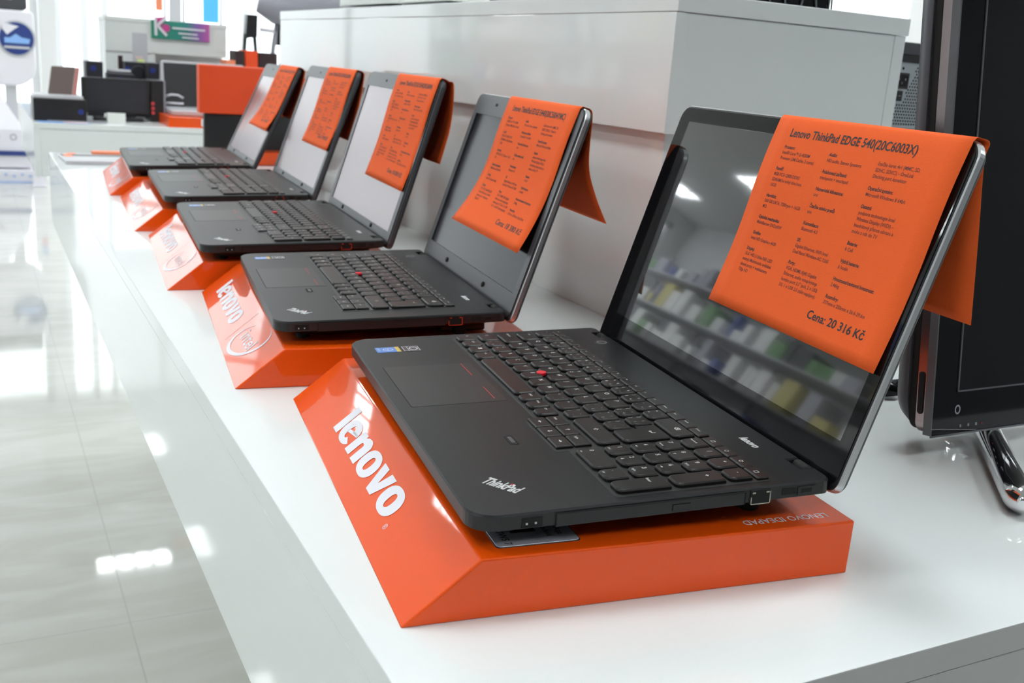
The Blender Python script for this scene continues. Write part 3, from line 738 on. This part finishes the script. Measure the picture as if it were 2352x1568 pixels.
price_sheet(0, 'Lenovo ThinkPad EDGE 540(20C6003X)', 'Cena: 20 316 Kč', .0765, .2135, .0065, [(.2195, .0125), (.175, .033), (.126, .055)], .0005)
price_sheet(1, 'Lenovo ThinkPad EDGE E440(20C5004YMC)', 'Cena: 18 380 Kč', .0640, .2205, .0140, [(.2120, .0145), (.171, .028), (.146, .046), (.122, .070)], .009, .9)
price_sheet(2, 'Lenovo ThinkPad EDGE E540(20C6004)', 'Cena: 18 890 Kč', .0745, .2060, .0060, [(.2285, .0190), (.179, .032), (.126, .035)], .001)
price_sheet(3, 'Lenovo ThinkPad EDGE E540(20C6004)', 'Cena: 17 890 Kč', .0850, .2080, .0060, [(.2240, .0145), (.17, .024), (.116, .030)], .002)
price_sheet(4, 'Lenovo ThinkPad EDGE E540', 'Cena: 15 890 Kč', .0830, .1950, .0030, [(.2240, .0160), (.17, .028), (.130, .032)], .006, .6)

# ------------------------------------------------------------------ large touch monitor on the right
def monitor():
    e = empty('all_in_one_computer', 'large black touchscreen computer with silver side and chrome feet, right of the laptops', 'computer', (.576, 0, TOP))
    tilt = math.radians(7.5); w, h = .56, .42
    Mx = Matrix.Translation((0, 0, .024)) @ Matrix.Rotation(-tilt, 4, 'X')
    def part(name, mt, fn, bevel=0, par=None):
        g = MB(); fn(g); return g.build(name, mt, par or e, bevel=bevel, matrix=Mx if par is None else None)
    # y = depth behind the glass
    part('front_panel', 'blackgloss', lambda g: g.slab(rr(0, w, 0, h, .004), 0, .006, .0008, xf=lambda p: Vector((p[0], p[2], p[1]))), par=None)
    fp = e.children[-1]
    def edge(g):
        for a, b, c, d in ((.030, w-.03, .037, .0385), (.030, .0315, .037, h-.03), (w-.0315, w-.03, .037, h-.03)): g.box(a, b, -.0010, .0005, c, d)
    part('screen_edge', 'film', edge, par=fp)
    part('display', 'glass', lambda g: g.box(.0315, w-.0315, -.0004, .0004, .0385, h-.03), par=fp)
    def marks(g):
        for x in (.036, .046, .056): g.slab(rr(x, x+.0022, .0055, .0078, .0005), -.0004, .0002, .0001, xf=lambda p: Vector((p[0], p[2], p[1])))
        ringpoly(g, .032, .0215, .0035, .0042, .0022, .0028, n=16, xf=lambda p: Vector((p[0], -.0004, p[1])))
    part('panel_marks', 'grey', marks, par=fp)
    part('indicator_light', 'red', lambda g: g.box(.064, .0648, -.0006, 0, .0062, .0070), par=fp)
    def film(g):
        g.box(-.0006, .0008, -.0012, .007, .001, h); g.box(0, w, -.0012, .0, -.0006, .0010)
    part('protective_film', 'film', film)
    part('side_band', 'sside', lambda g: g.slab(rr(.001, w-.001, .001, h-.001, .010), .0065, .018, .001, xf=lambda p: Vector((p[0], p[2], p[1]))))
    part('port_slot', 'gap', lambda g: g.slab(rr(.0085, .0145, .018, .055, .003, 4), .0, .0012, .0003, xf=lambda p: Vector((-p[2]+.0012, p[0]+.001, p[1]))))
    part('gasket', 'gap', lambda g: g.slab(rr(.002, w-.002, .002, h-.002, .012), .018, .026, .001, xf=lambda p: Vector((p[0], p[2], p[1]))))
    def back(g):
        o = rr(-.001, w+.001, .0, h, .03, 8)
        def R(i, y): return [(w/2+(p[0]-w/2)*(1-i/(w/2)), y, h/2+(p[1]-h/2)*(1-i/(h/2))) for p in o]
        g.loft([R(.001, .026), R(0, .030), R(.004, .040), R(.020, .052), R(.08, .062)], 0, True)
    part('back_shell', 'dgrey', back)
    # chrome easel feet
    for s_ in (0, 1):
        fx = (lambda x: x) if s_ == 0 else (lambda x: w-x)
        g = MB(); g.tube([(fx(a_), b_, c_) for a_, b_, c_ in ((.150, .105, .15), (.150, .100, .07), (.140, .080, .024), (.112, .035, .0132), (.099, .018, .0125), (.040, -.044, .0125), (-.012, -.099, .0125), (-.018, -.106, .0122), (-.022, -.110, .0116))], .0118, n=20, taper=[1, 1, 1, .95, .95, 1, 1, .8, .35])
        g.build('foot', 'chrome', e)
        g = MB(); g.tube([(fx(a_), b_, c_) for a_, b_, c_ in ((.150, .112, .14), (.145, .135, .03), (.125, .152, .0105), (.110, .155, .0100))], .009, n=14)
        g.build('rear_leg', 'blackgloss', e)
    return e
monitor()

# ------------------------------------------------------------------ computer tower behind the box
def tower():
    x0, y0 = 1.002, .52
    e = empty('computer_tower', 'desktop computer tower seen from behind, meshed power supply and socket', 'computer', (x0+.09, y0+.2, TOP))
    w, d, h = .18, .40, .376; X = lambda a: a-.09; Yb = -.2
    g = MB(); g.box(X(.002), X(w-.002), Yb+.002, d+Yb, .005, h-.016); g.build('case', 'steel', e, bevel=.001)
    g = MB()
    g.slab([(x, z) for x, z in rr(X(-.001), X(w+.001), h-.0175, h, [.001, .001, .007, .007], 6)], -d/2, d/2+.005, .001, xf=lambda p: Vector((p[0], p[2], p[1])))
    g.build('top_cover', 'dgrey', e)
    g = MB(); g.box(X(.0), X(w), Yb-.004, Yb+.004, h-.027, h-.0178); g.build('black_band', 'black', e)
    # power supply plate: hexagon mesh, socket, switch, screw
    g = MB(); g.box(X(.008), X(w-.008), Yb, Yb+.004, h-.118, h-.0275, 0)
    g.box(X(.008), X(w-.008), Yb-.004, Yb, h-.124, h-.121, 0); g.box(X(.008), X(w-.008), Yb-.002, Yb, h-.132, h-.129, 0)
    ps = g.build('power_supply', 'steel', e, bevel=.0004)
    g = MB(); p = .0050; r = .00165
    for row in range(19):
        for c in range(32):
            x = .012+c*p+(p/2 if row % 2 else 0); z = h-.1125+row*p*.87
            if x > w-.012: continue
            # plain area around socket and switch
            if z > h-.0840 and x < min(.057, .040+(z-(h-.0840))*.45): continue
            if z > h-.034: continue
            g.add([(X(x)+r*cos(pi/6+k*pi/3), Yb-.0003, z+r*sin(pi/6+k*pi/3)) for k in range(6)], [(5, 4, 3, 2, 1, 0)])
    g.build('vent_holes', 'gap', ps)
    g = MB(); g.box(X(.016), X(.046), Yb-.003, Yb, h-.064, h-.042); so = g.build('power_socket', 'black', ps, bevel=.001)
    g = MB(); g.slab(rr(X(.0195), X(.0425), h-.061, h-.045, .003), 0, .0005, .0001, xf=lambda q: Vector((q[0], Yb-.0036+q[2], q[1]))); g.build('recess', 'gap', so)
    g = MB()
    for a, b in ((.025, -.051), (.031, -.056), (.037, -.051)): g.box(X(a)-.0008, X(a)+.0008, Yb-.0045, Yb-.003, h+b-.0015, h+b+.0015)
    g.build('pin', 'chrome', so)
    g = MB(); g.box(X(.016), X(.038), Yb-.003, Yb, h-.0810, h-.0665); sw = g.build('power_switch', 'black', ps, bevel=.001)
    g = MB(); ringpoly(g, X(.024), h-.0737, .0018, .0018, .0012, .0012, n=12, xf=lambda q: Vector((q[0], Yb-.0034, q[1]))); g.box(X(.030), X(.034), Yb-.0034, Yb-.003, h-.0740, h-.0734); g.build('switch_marks', 'lgrey', sw)
    g = MB(); g.disc((X(.020), h-.0335), .0036, 0, .0025, xf=lambda q: Vector((q[0], Yb-q[2], q[1])), n=12); g.build('screw', 'chrome', ps)
    g = MB(); g.disc((X(.034), h-.036), .0020, 0, .0004, xf=lambda q: Vector((q[0], Yb-q[2], q[1])), n=12); g.build('screw_hole', 'gap', ps)
    for sx in (.03, .15):
        for sy in (-.15, .15):
            g = MB(); g.disc((X(sx), sy), .012, 0, .006, n=14); g.build('rubber_foot', 'gap', e)
tower()

# ------------------------------------------------------------------ things on top of the raised box (only their feet show)
BZ = TOP+.2426+.1532
def on_box(name, label, cat, x0, x1, y0, y1, h, mt, parts=()):
    e = empty(name, label, cat, ((x0+x1)/2, (y0+y1)/2, BZ)); cx, cy = (x0+x1)/2, (y0+y1)/2
    g = MB(); g.slab(rr(x0-cx, x1-cx, y0-cy, y1-cy, .012), 0, h, .001); g.build('base', mt, e)
    for nm, m2, a in parts:
        g = MB(); g.slab(rr(a[0]-cx, a[1]-cx, a[2]-cy, a[3]-cy, .006), a[4], a[5], .001); g.build(nm, m2, e)
    return e
on_box('display_monitor', 'monitor on a thin black foot at the far end of the white box', 'monitor', .60, .76, 1.45, 1.78, .006, 'black', (('back', 'cream', (.62, .70, 1.42, 1.80, .012, .28)), ('neck', 'black', (.66, .70, 1.56, 1.62, .006, .06))))
on_box('printer', 'white printer on the box beside the thin-footed monitor', 'printer', .60, .86, 1.13, 1.36, .008, 'black', (('body', 'cream', (.60, .86, 1.12, 1.37, .009, .15)),))
on_box('keyboard_box', 'dark slim box lying on the middle of the white box', 'box', .60, .84, .70, .98, .012, 'dgrey')
e = on_box('tablet_dock', 'black device wrapped in clear film on the near end of the white box', 'device', .62, .80, .424, .60, .018, 'blackgloss')
g = MB()
for k in range(7):
    x = .085-k*.024; g.tube([(x, -.089, .001), (x-.006+random.random()*.01, -.091, .012), (x+.004, -.088, .02)], .0012, n=6)
g.build('film_wrap', 'film', e)

# ------------------------------------------------------------------ far end of the long table
def display_block():
    e = empty('promotional_display', 'tall orange and black cardboard display at the far end of the table', 'display', (.55, 2.25, TOP))
    g = MB(); g.box(-.138, .150, .035, .055, .0005, .127); g.box(-.1, .15, .055, .2, .0005, .02); g.build('black_body', 'black', e, bevel=.002)
    g = MB(); g.box(-.153, .150, .022, .060, .128, .253); g.build('orange_panel', 'orange3', e, bevel=.004)
    g = MB(); g.box(-.030, .150, -.038, .034, .0005, .0355); g.build('orange_foot', 'orange', e, bevel=.002)
display_block()
def flat_item(name, label, cat, x, y, w, d, h, rz, mt, extra=()):
    e = empty(name, label, cat, (x, y, TOP), rz)
    g = MB(); g.slab(rr(-w/2, w/2, -d/2, d/2, .004), .0003, h, min(.0006, h*.3)); g.build('body', mt, e)
    for nm, m2, a in extra:
        g = MB(); g.box(a[0], a[1], a[2], a[3], h-.0001, h+a[4]); g.build(nm, m2, e)
    return e
flat_item('tablet', 'silver-edged tablet lying at the table\'s far front corner', 'tablet', .155, 2.235, .20, .16, .009, .05, 'lgrey', (('dark_strip', 'dgrey', (-.095, .06, .03, .075, .0004)), ('orange_label', 'orange2', (-.090, -.070, .02, .07, .0007))))
flat_item('leaflet', 'pale blue leaflet with orange patch behind the silver tablet', 'leaflet', .19, 2.375, .24, .07, .002, 0, 'lgrey', (('orange_patch', 'orange2', (-.05, .05, -.01, .03, .008)), ('red_mark', 'orange2', (-.11, -.09, -.02, .03, .001))))
flat_item('orange_folder', 'small orange folder lying left of the black display', 'folder', .335, 2.39, .09, .05, .012, -.1, 'orange2')
flat_item('grey_box', 'small dark grey box beside the orange folder', 'box', .385, 2.33, .06, .05, .020, -.2, 'grey')

# ------------------------------------------------------------------ second table behind
table('rear_table', 'second white display table beyond the far end of the long one', .050, 1.75, 3.42, 4.45, ((.6, 1.2),), 'laminate')
e = empty('rear_display_box', 'small white raised box on the rear table, carrying the colourful sign', 'display box', (.63, 4.35, TOP))
g = MB(); g.box(-.255, -.055, -.15, .09, .0005, .2495); g.box(-.0545, .25, -.03, .09, .0005, .2495); g.build('support', 'laminate_matt', e, bevel=.001)
g = MB(); g.box(-.255, .245, -.155, .09, .25, .372); g.box(-.257, .247, -.157, .092, .3725, .390); g.build('carcass', 'laminate_matt', e, bevel=.001)
# sign
e = empty('promotional_sign', 'green to violet sign with a big white K on the rear white box', 'sign', (.559, 4.185, TOP+.313))
g = MB(); g.box(0, .241, 0, .004, .0, .075); g.build('board', 'gradient', e)
g = MB(); g.slab([(.035, .04), (.062, .092), (.020, .086)], 0, .002, .0001, xf=lambda p: Vector((p[0], -.001-p[2], p[1]))); g.disc((.060, .045), .016, 0, .002, xf=lambda p: Vector((p[0], -.001-p[2], p[1]))); g.build('pink_shape', mat('magenta_print', (.6, .06, .28), .5), e)
g = MB()
def stroke(a, b, w=.0055):
    d = (Vector(b)-Vector(a)).normalized(); n = Vector((-d.y, d.x))*w
    g.add([(a[0]-n.x, -.004, a[1]-n.y), (b[0]-n.x, -.004, b[1]-n.y), (b[0]+n.x, -.004, b[1]+n.y), (a[0]+n.x, -.004, a[1]+n.y)], [(0, 1, 2, 3)])
stroke((.018, .012), (.016, .088)); stroke((.020, .050), (.060, .088)); stroke((.026, .052), (.062, .014))
for a, b, z, w in ((.085, .222, .048, .0038), (.110, .190, .028, .003), (.125, .195, .012, .003)): stroke((a, z), (b, z-.001), w)
g.build('white_print', 'white', e)
# card holder in front of the rear box
e = empty('card_holder', 'clear card holder with yellow card left of the sign', 'card holder', (.50, 4.10, TOP))
g = MB(); g.box(-.030, .030, 0, .004, .12, .33); g.box(-.004, .004, .001, .005, .0, .12); g.box(-.03, .03, -.02, .03, 0, .003); g.build('stand', 'lgrey', e, bevel=.001)
g = MB(); g.box(-.012, .016, -.002, -.0002, .185, .225); g.build('yellow_card', 'yellow', e)
g = MB(); g.box(-.020, .010, -.002, -.0002, .228, .236); g.build('pink_band', 'pinkw', e)
# laptop on orange tray
e = empty('laptop', 'silver-framed open laptop on the rear table\'s orange stand', 'laptop', (.665, 3.62, TOP+.0375))
g = MB(); g.slab(rr(-.132, .19, -.09, .12, .01), .0005, .018, .002); g.build('base', 'lgrey', e)
tl = Matrix.Translation((0, .12, .014)) @ Matrix.Rotation(math.radians(-12), 4, 'X')
g = MB(); g.slab(rr(-.133, .19, 0, .185, .008), 0, .007, .001, xf=lambda p: Vector((p[0], p[2], p[1]))); ld = g.build('lid', 'lgrey', e, matrix=tl)
g = MB(); g.box(-.124, .180, -.001, .0003, .008, .176); dp = g.build('display', 'black', ld)
g = MB()
for z, sk in ((.018, -.003), (.045, .003)):
    g.tube([(-.121, -.0025, z), (-.10, -.0025, z+.004+sk), (-.075, -.0025, z+.003+sk), (-.054, -.0025, z-.002-sk)], .0045, n=8)
g.build('white_mark', 'white', dp)
e = empty('laptop_stand', 'orange laptop stand on the rear table with a white mark on its front', 'laptop stand', (.66, 3.44, TOP))
g = MB(); pr = [(0, 0), (.28, 0), (.28, .037), (.004, .037)]
g.add([(-.155, u, z) for u, z in pr]+[(.20, u, z) for u, z in pr], [(3,2,1,0),(4,5,6,7),(1,5,4,0),(2,6,5,1),(3,7,6,2),(0,4,7,3)]); g.build('block', 'orange', e, bevel=.0015)
g = MB(); a = .025
for x0, x1 in ((-.038, -.018),): g.slab(rr(x0, x1, .006, .034, .006), .0, .0006, .0002, xf=lambda p: Vector((p[0], p[1]*.108-p[2]-.0006, p[1])))
g.build('white_mark', 'white', e)
# silver laptop on black box
e = empty('black_box', 'long black box under the taupe laptop on the rear table', 'box', (.145, 3.62, TOP))
g = MB(); g.box(-.088, .088, -.1, .1, .0005, .078); g.build('carton', 'black', e, bevel=.002)
g = MB(); g.disc((.068, .036), .010, 0, .001, xf=lambda p: Vector((p[0], -.1-p[2], p[1]))); g.build('emblem', 'blue', e)
e = empty('laptop', 'open laptop with taupe lid standing on the black box', 'laptop', (.15, 3.62, TOP+.0785))
g = MB(); g.slab(rr(-.09, .074, -.095, .095, .006), 0, .011, .001); g.build('base', 'lgrey', e)
g = MB(); sh = lambda p: Vector((p[0]+p[1]*.16, .02+p[2]+p[1]*.1, p[1]+.010)); g.slab(rr(-.036, .045, 0, .100, .004), 0, .006, .001, xf=sh); g.build('lid', 'brown', e)
g = MB(); g.slab(rr(.0455, .060, 0, .099, .003), 0, .006, .001, xf=sh); g.build('lid_edge', 'rose', e)
# white block, leaflets
e = flat_item('card_block', 'small white price block in front of the black television', 'block', .335, 3.54, .064, .02, .036, 0, 'cream')
e = flat_item('leaflet', 'thin blue and pink leaflet at the rear table\'s left front edge', 'leaflet', .15, 3.47, .17, .06, .0016, -.05, 'lblue', (('pink_half', 'pinkw', (.0, .08, -.028, .025, .0005)),))
e = flat_item('cable_tray', 'flat grey tray lying before the black box on the rear table', 'tray', .20, 3.53, .20, .05, .004, 0, 'grey')
# black television
e = empty('television', 'small black television standing in the middle of the rear table', 'television', (.345, 3.66, TOP))
g = MB(); g.slab(rr(-.115, .128, .026, .156, .004), 0, .035, .002, xf=lambda p: Vector((p[0], p[2], p[1]))); b_ = g.build('housing', 'black', e)
g = MB(); g.box(-.100, .110, -.001, .0002, .036, .148); g.build('screen', 'navyblk', b_)
g = MB(); g.slab(rr(-.08, .10, -.03, .05, .01), .0005, .010, .001); g.box(-.02, .03, .0, .03, .009, .03); g.build('foot', 'black', e)
# dark tower with red dots
e = empty('media_case', 'slim black case with three red dots right of the television', 'case', (.503, 3.66, TOP))
g = MB(); g.box(-.026, .020, 0, .16, .0005, .157); g.build('housing', 'black', e, bevel=.002)
g = MB(); g.box(.0205, .0265, 0, .16, .0005, .157); g.build('grey_strip', 'grey', e)
for z in (.070, .052, .035):
    g = MB(); g.disc((-.020, z), .0065, 0, .001, n=16, xf=lambda p: Vector((p[0], -p[2], p[1]))); g.build('red_dot', 'rdot', e)
# loudspeakers behind the television
def speaker(label, x, w, z0, h, y=3.86, ring=False, dep=.1):
    e = empty('loudspeaker', label, 'loudspeaker', (x, y, TOP), group='black loudspeakers behind the television')
    g = MB(); g.box(-w/2, w/2, 0, dep, .0005, z0+h); g.build('cabinet', 'navyblk', e, bevel=.003)
    if ring:
        g = MB(); ringpoly(g, .012, z0+h*.42, .034, .034, .026, .026, n=24, xf=lambda p: Vector((p[0], -.001, p[1]))); g.build('cone_ring', 'dgrey', e)
    g = MB(); g.disc((-.004 if not ring else -.03, z0+h*.62), .011, 0, .001, n=16, xf=lambda p: Vector((p[0], -.0003-p[2], p[1]))); g.build('emblem', 'blue', e)
speaker('leftmost black loudspeaker with blue emblem behind the television', .297, .062, .14, .069)
speaker('low black loudspeaker between the other two behind the television', .395, .100, .100, .068)
speaker('wide black loudspeaker with round cone behind the television', .463, .082, .14, .074, y=3.97, ring=True, dep=.08)
speaker('rightmost black loudspeaker with blue emblem beside the slim case', .518, .044, .14, .077)
e = empty('chrome_bar', 'short bright metal bar lying on the low loudspeaker', 'bar', (.39, 3.90, TOP+.168))
g = MB(); g.tube([(-.045, 0, .0085), (.045, 0, .0085)], .008); g.build('rod', 'lgrey', e)
e = empty('dark_bottle', 'tiny dark bottle standing behind the low loudspeaker', 'bottle', (.415, 4.05, TOP))
g = MB(); g.slab(rr(-.009, .009, -.01, .01, .003), .0005, .235, .001); g.build('body', 'darkred', e)
# cartons beyond the orange display
def carton(label, x0, x1, z1, mt, y=4.02, lean=0, x2=None):
    e = empty('carton', label, 'carton', ((x0+x1)/2, y, TOP), group='cartons on the rear table'); cx = (x0+x1)/2
    g = MB(); t = lean
    g.add([(x0-cx+t, -.06, .0005), (x1-cx, -.06, .0005), (x1-cx, .06, .0005), (x0-cx+t, .06, .0005), (x0-cx, -.06, z1), (x1-cx-t*.2, -.06, z1), (x1-cx-t*.2, .06, z1), (x0-cx, .06, z1)],
          [(3,2,1,0),(4,5,6,7),(0,1,5,4),(1,2,6,5),(2,3,7,6),(3,0,4,7)]); g.build('body', mt, e, bevel=.001)
carton('dark maroon carton left of the tall orange carton', .862, .900, .287, 'darkred')
carton('tall orange carton between two dark cartons', .901, .960, .291, 'orange3', lean=.020)
carton('dark maroon carton right of the tall orange carton', .961, 1.040, .286, 'darkred')
carton('small pale orange carton just above the orange display', .800, .836, .248, 'orange2', y=3.9)
# machine on slanted struts
def machine():
    e = empty('machine', 'grey and black machine on slanted struts beyond the white box', 'machine', (1.15, 4.28, TOP+.022))
    g = MB()
    g.add([(-.165, 0, .425), (-.118, 0, .425), (-.118, .05, .425), (-.165, .05, .425), (-.172, 0, .32), (-.120, 0, .33), (-.120, .05, .33), (-.172, .05, .32)], [(0,1,2,3),(7,6,5,4),(4,5,1,0),(5,6,2,1),(6,7,3,2),(7,4,0,3)])
    g.tube([(-.168, .02, .34), (-.192, .02, .0)], .009, n=8); g.tube([(-.128, .02, .34), (-.098, .02, .0)], .009, n=8)
    g.build('black_frame', 'black', e)
    g = MB(); g.tube([(-.12, .0, .47), (-.05, -.01, .455), (.05, .0, .46), (.16, .0, .48), (.34, 0, .52)], .062, n=16, taper=[.5, 1, 1.1, 1.15, 1]); g.build('padded_arm', 'grey', e)
    g = MB(); g.tube([(-.03, .0, .40), (-.045, .0, .30), (-.075, .0, .0)], .010, n=10); g.tube([(.10, .01, .40), (-.03, .01, .17), (-.055, 0, .0)], .020, n=10); g.tube([(.13, .02, .33), (.03, .02, .15), (-.02, .02, .0)], .013, n=10); g.build('grey_strut', 'grey', e)
    g = MB(); g.box(-.02, .18, .03, .06, .30, .41); g.box(.04, .18, .03, .06, .0005, .30); g.build('black_shroud', 'black', e, bevel=.004)
    g = MB(); g.tube([(-.110, -.01, .365), (-.045, -.01, .36)], .010, n=10); g.build('white_bar', 'white', e)
machine()

# ------------------------------------------------------------------ floor display at the left
def floor_display():
    e = empty('floor_display', 'tall white floor display with round navy sticker at the far left', 'display', (-.02, 8.5, 0))
    g = MB(); g.box(-.45, .36, -.25, .35, .0005, .10); g.build('plinth', 'white', e, bevel=.01)
    g = MB()
    for k in range(14): g.box(-.44+k*.057, -.44+k*.057+.022, -.262, -.2505, .045+.012*(k % 2), .060+.012*(k % 2))
    g.box(-.45, .36, -.262, -.2505, .0005, .012); g.build('patterned_strip', mat('pale_blue_print', (.42, .52, .78), .6), e)
    g = MB(); g.add([(-.45, -.22, .11), (.27, -.22, .11), (.27, .3, .11), (-.45, .3, .11), (-.45, -.20, .40), (.235, -.20, .40), (.05, .3, .70), (-.45, .3, .70), (.05, .0, .70), (-.45, .0, .70)],
                    [(3,2,1,0),(0,1,5,4),(1,2,6,8,5),(4,5,8,9),(9,8,6,7),(2,3,7,6),(3,0,4,9,7)]); g.build('console', 'white', e, bevel=.01)
    g = MB(); g.box(-.45, .262, -.232, -.2205, .205, .240); g.build('blue_stripe', 'navy', e)
    g = MB()
    for x in (-.10, .03, .15): ringpoly(g, x, .345, .024, .024, .017, .017, n=18, xf=lambda p: Vector((p[0], -.224, p[1])))
    g.build('ring_marks', 'grey', e)
    g = MB(); g.box(-.40, .02, .05, .25, .55, .72); g.build('grey_neck', 'grey', e, bevel=.02)
    g = MB(); g.box(.06, .10, -.02, .02, .50, .60); g.box(.12, .20, -.0, .10, .1, .72); g.build('post', 'lgrey', e)
    g = MB(); o = rr(-.55, .345, .72, 1.28, [.16, .16, .03, .03], 8)
    g.slab(o, -.02, .30, .012, xf=lambda p: Vector((p[0], p[2], p[1]))); hd = g.build('head', 'white', e)
    g = MB(); g.disc((.215, 1.075), .135, 0, .006, n=48, xf=lambda p: Vector((p[0], -.021-p[2], p[1]))); g.build('sticker_rim', 'lgrey', hd)
    g = MB(); g.disc((.215, 1.075), .120, 0, .004, n=48, xf=lambda p: Vector((p[0], -.028-p[2], p[1]))); st = g.build('round_sticker', 'navy', hd)
    return e, hd
fd, hd = floor_display()
g = MB()
g.add([(.115, -.034, 1.19), (.235, -.034, 1.165), (.205, -.034, 1.145), (.150, -.034, 1.10), (.120, -.034, 1.14)], [(4, 3, 2, 1, 0)])
g.build('white_wedge', 'white', hd)
g = MB(); g.add([(.13, -.034, 1.04), (.30, -.034, 1.04), (.31, -.034, 1.075), (.25, -.034, 1.085), (.21, -.034, 1.11), (.17, -.034, 1.08), (.13, -.034, 1.08)], [(6, 5, 4, 3, 2, 1, 0)]); g.build('light_blue_shape', 'lblue', hd)
g = MB(); g.add([(.125, -.034, 1.0), (.305, -.034, 1.0), (.305, -.034, 1.018), (.125, -.034, 1.018)], [(3, 2, 1, 0)]); g.build('pale_line', 'lgrey', hd)
g = MB(); g.slab(rr(-.50, .30, 1.285, 1.42, .03), .0, .26, .01, xf=lambda p: Vector((p[0], p[2], p[1]))); g.build('dark_top', 'dgrey', fd)
g = MB(); g.box(.10, .20, -.005, .0, 1.36, 1.39); g.build('light_slot', 'white', fd)
e = empty('leaflet_stand', 'white leaflet stand with a red dot beside the rear table', 'leaflet stand', (.285, 8.02, 0))
g = MB(); g.box(-.045, .050, 0, .02, .0005, .60); g.box(-.045, .05, -.03, .06, .0005, .015); g.build('body', 'white', e, bevel=.003)
g = MB(); g.disc((.02, .42), .022, 0, .002, n=18, xf=lambda p: Vector((p[0], -p[2], p[1]))); g.build('red_dot', 'rdot', e)
g = MB(); g.box(.0, .035, -.002, 0, .46, .52); g.build('blue_patch', 'lblue', e)
# far white cabinet and banners
e = empty('white_cabinet', 'narrow plain white column cabinet near the far windows', 'cabinet', (.33, 10.2, 0))
g = MB(); g.box(.12, .27, 0, .15, .0005, 2.2); g.build('body', 'wall', e, bevel=.01)
def banner(label, x, w, mt, y, z1=1.9, z0=1.36, pole=True):
    e = empty('banner', label, 'banner', (x, y, 0))
    g = MB(); g.box(-w/2, w/2, 0, .012, z0, z1); g.build('cloth', mt, e)
    g = MB(); g.tube([(w/2+.02, .006, .004), (w/2+.02, .006, z1)], .012, n=8); g.box(-w/2, w/2+.02, .002, .010, z1, z1+.02); g.box(-.1, .1, -.06, .1, .0005, .012); g.build('pole', 'lgrey', e)
banner('bright cyan banner near the far windows', 1.76, .135, 'cyan', 9.0, z0=1.32)
banner('grey and white banner left of the cyan one', 1.46, .10, 'lgrey', 9.0, z0=1.3)
banner('narrow orange banner beyond the grey one', 1.42, .06, 'orange2', 9.6, z0=1.40)

# ------------------------------------------------------------------ shelving along the left wall (seen mirrored in the screens)
e = empty('wall_shelving', 'tall grey shop shelving along the left wall', 'shelving', (-3.8, 7.6, 0))
SHZ = (.45, .95, 1.40, 1.78, 2.16)
g = MB()
for z in SHZ: g.box(-.2, .2, -3.6, 3.6, z-.02, z)
g.build('shelf_boards', 'lgrey', e)
for y in (-3.6, -1.8, 0, 1.8, 3.6):
    g = MB(); g.box(-.2, -.16, y-.02, y+.02, .0005, 2.5); g.build('upright', 'lgrey', e)
cols = [('blue', (.04, .08, .35)), ('green', (.15, .35, .12)), ('white', (.95, .95, .95)), ('white', (.95, .95, .95)), ('white', (.95, .95, .95)), ('dark', (.05, .05, .06)), ('yellow', (.7, .6, .2)), ('light grey', (.5, .5, .58)), ('white', (.95, .95, .95)), ('dark', (.05, .05, .06))]
cm = {c: mat('pack_'+c.replace(' ', '_'), v, .45) for c, v in cols}
ordn = ('lowest', 'second lowest', 'middle', 'second highest', 'highest')
for zi, z in enumerate(SHZ):
    y = 4.1
    while y < 11:
        c = random.choice(cols)[0]; w = random.uniform(.08, .26); h = random.uniform(.10, .30)
        o = MB(); o.box(-.12, .12, -w/2, w/2, .0005, h); b_ = o.build('package', cm[c], bevel=.003, loc=(-3.75, y+w/2, z))
        tag(b_, '%s package on the %s board of the left wall shelving' % (c, ordn[zi]), 'package', '%s packages on the %s board of the wall shelving' % (c, ordn[zi]))
        y += w+random.choice((.01, .02, .03, .10, .18))
# white counter in front of the shelves
e = empty('low_counter', 'low white counter standing before the left wall shelving', 'counter', (-2.3, 2.4, 0))
g = MB(); g.box(-.3, .3, -1.6, 1.6, .0005, .8); g.build('body', 'laminate_matt', e, bevel=.004)
g = MB(); g.box(-.32, .32, -1.62, 1.62, .8005, .83); g.build('counter_top', 'laminate', e, bevel=.002)
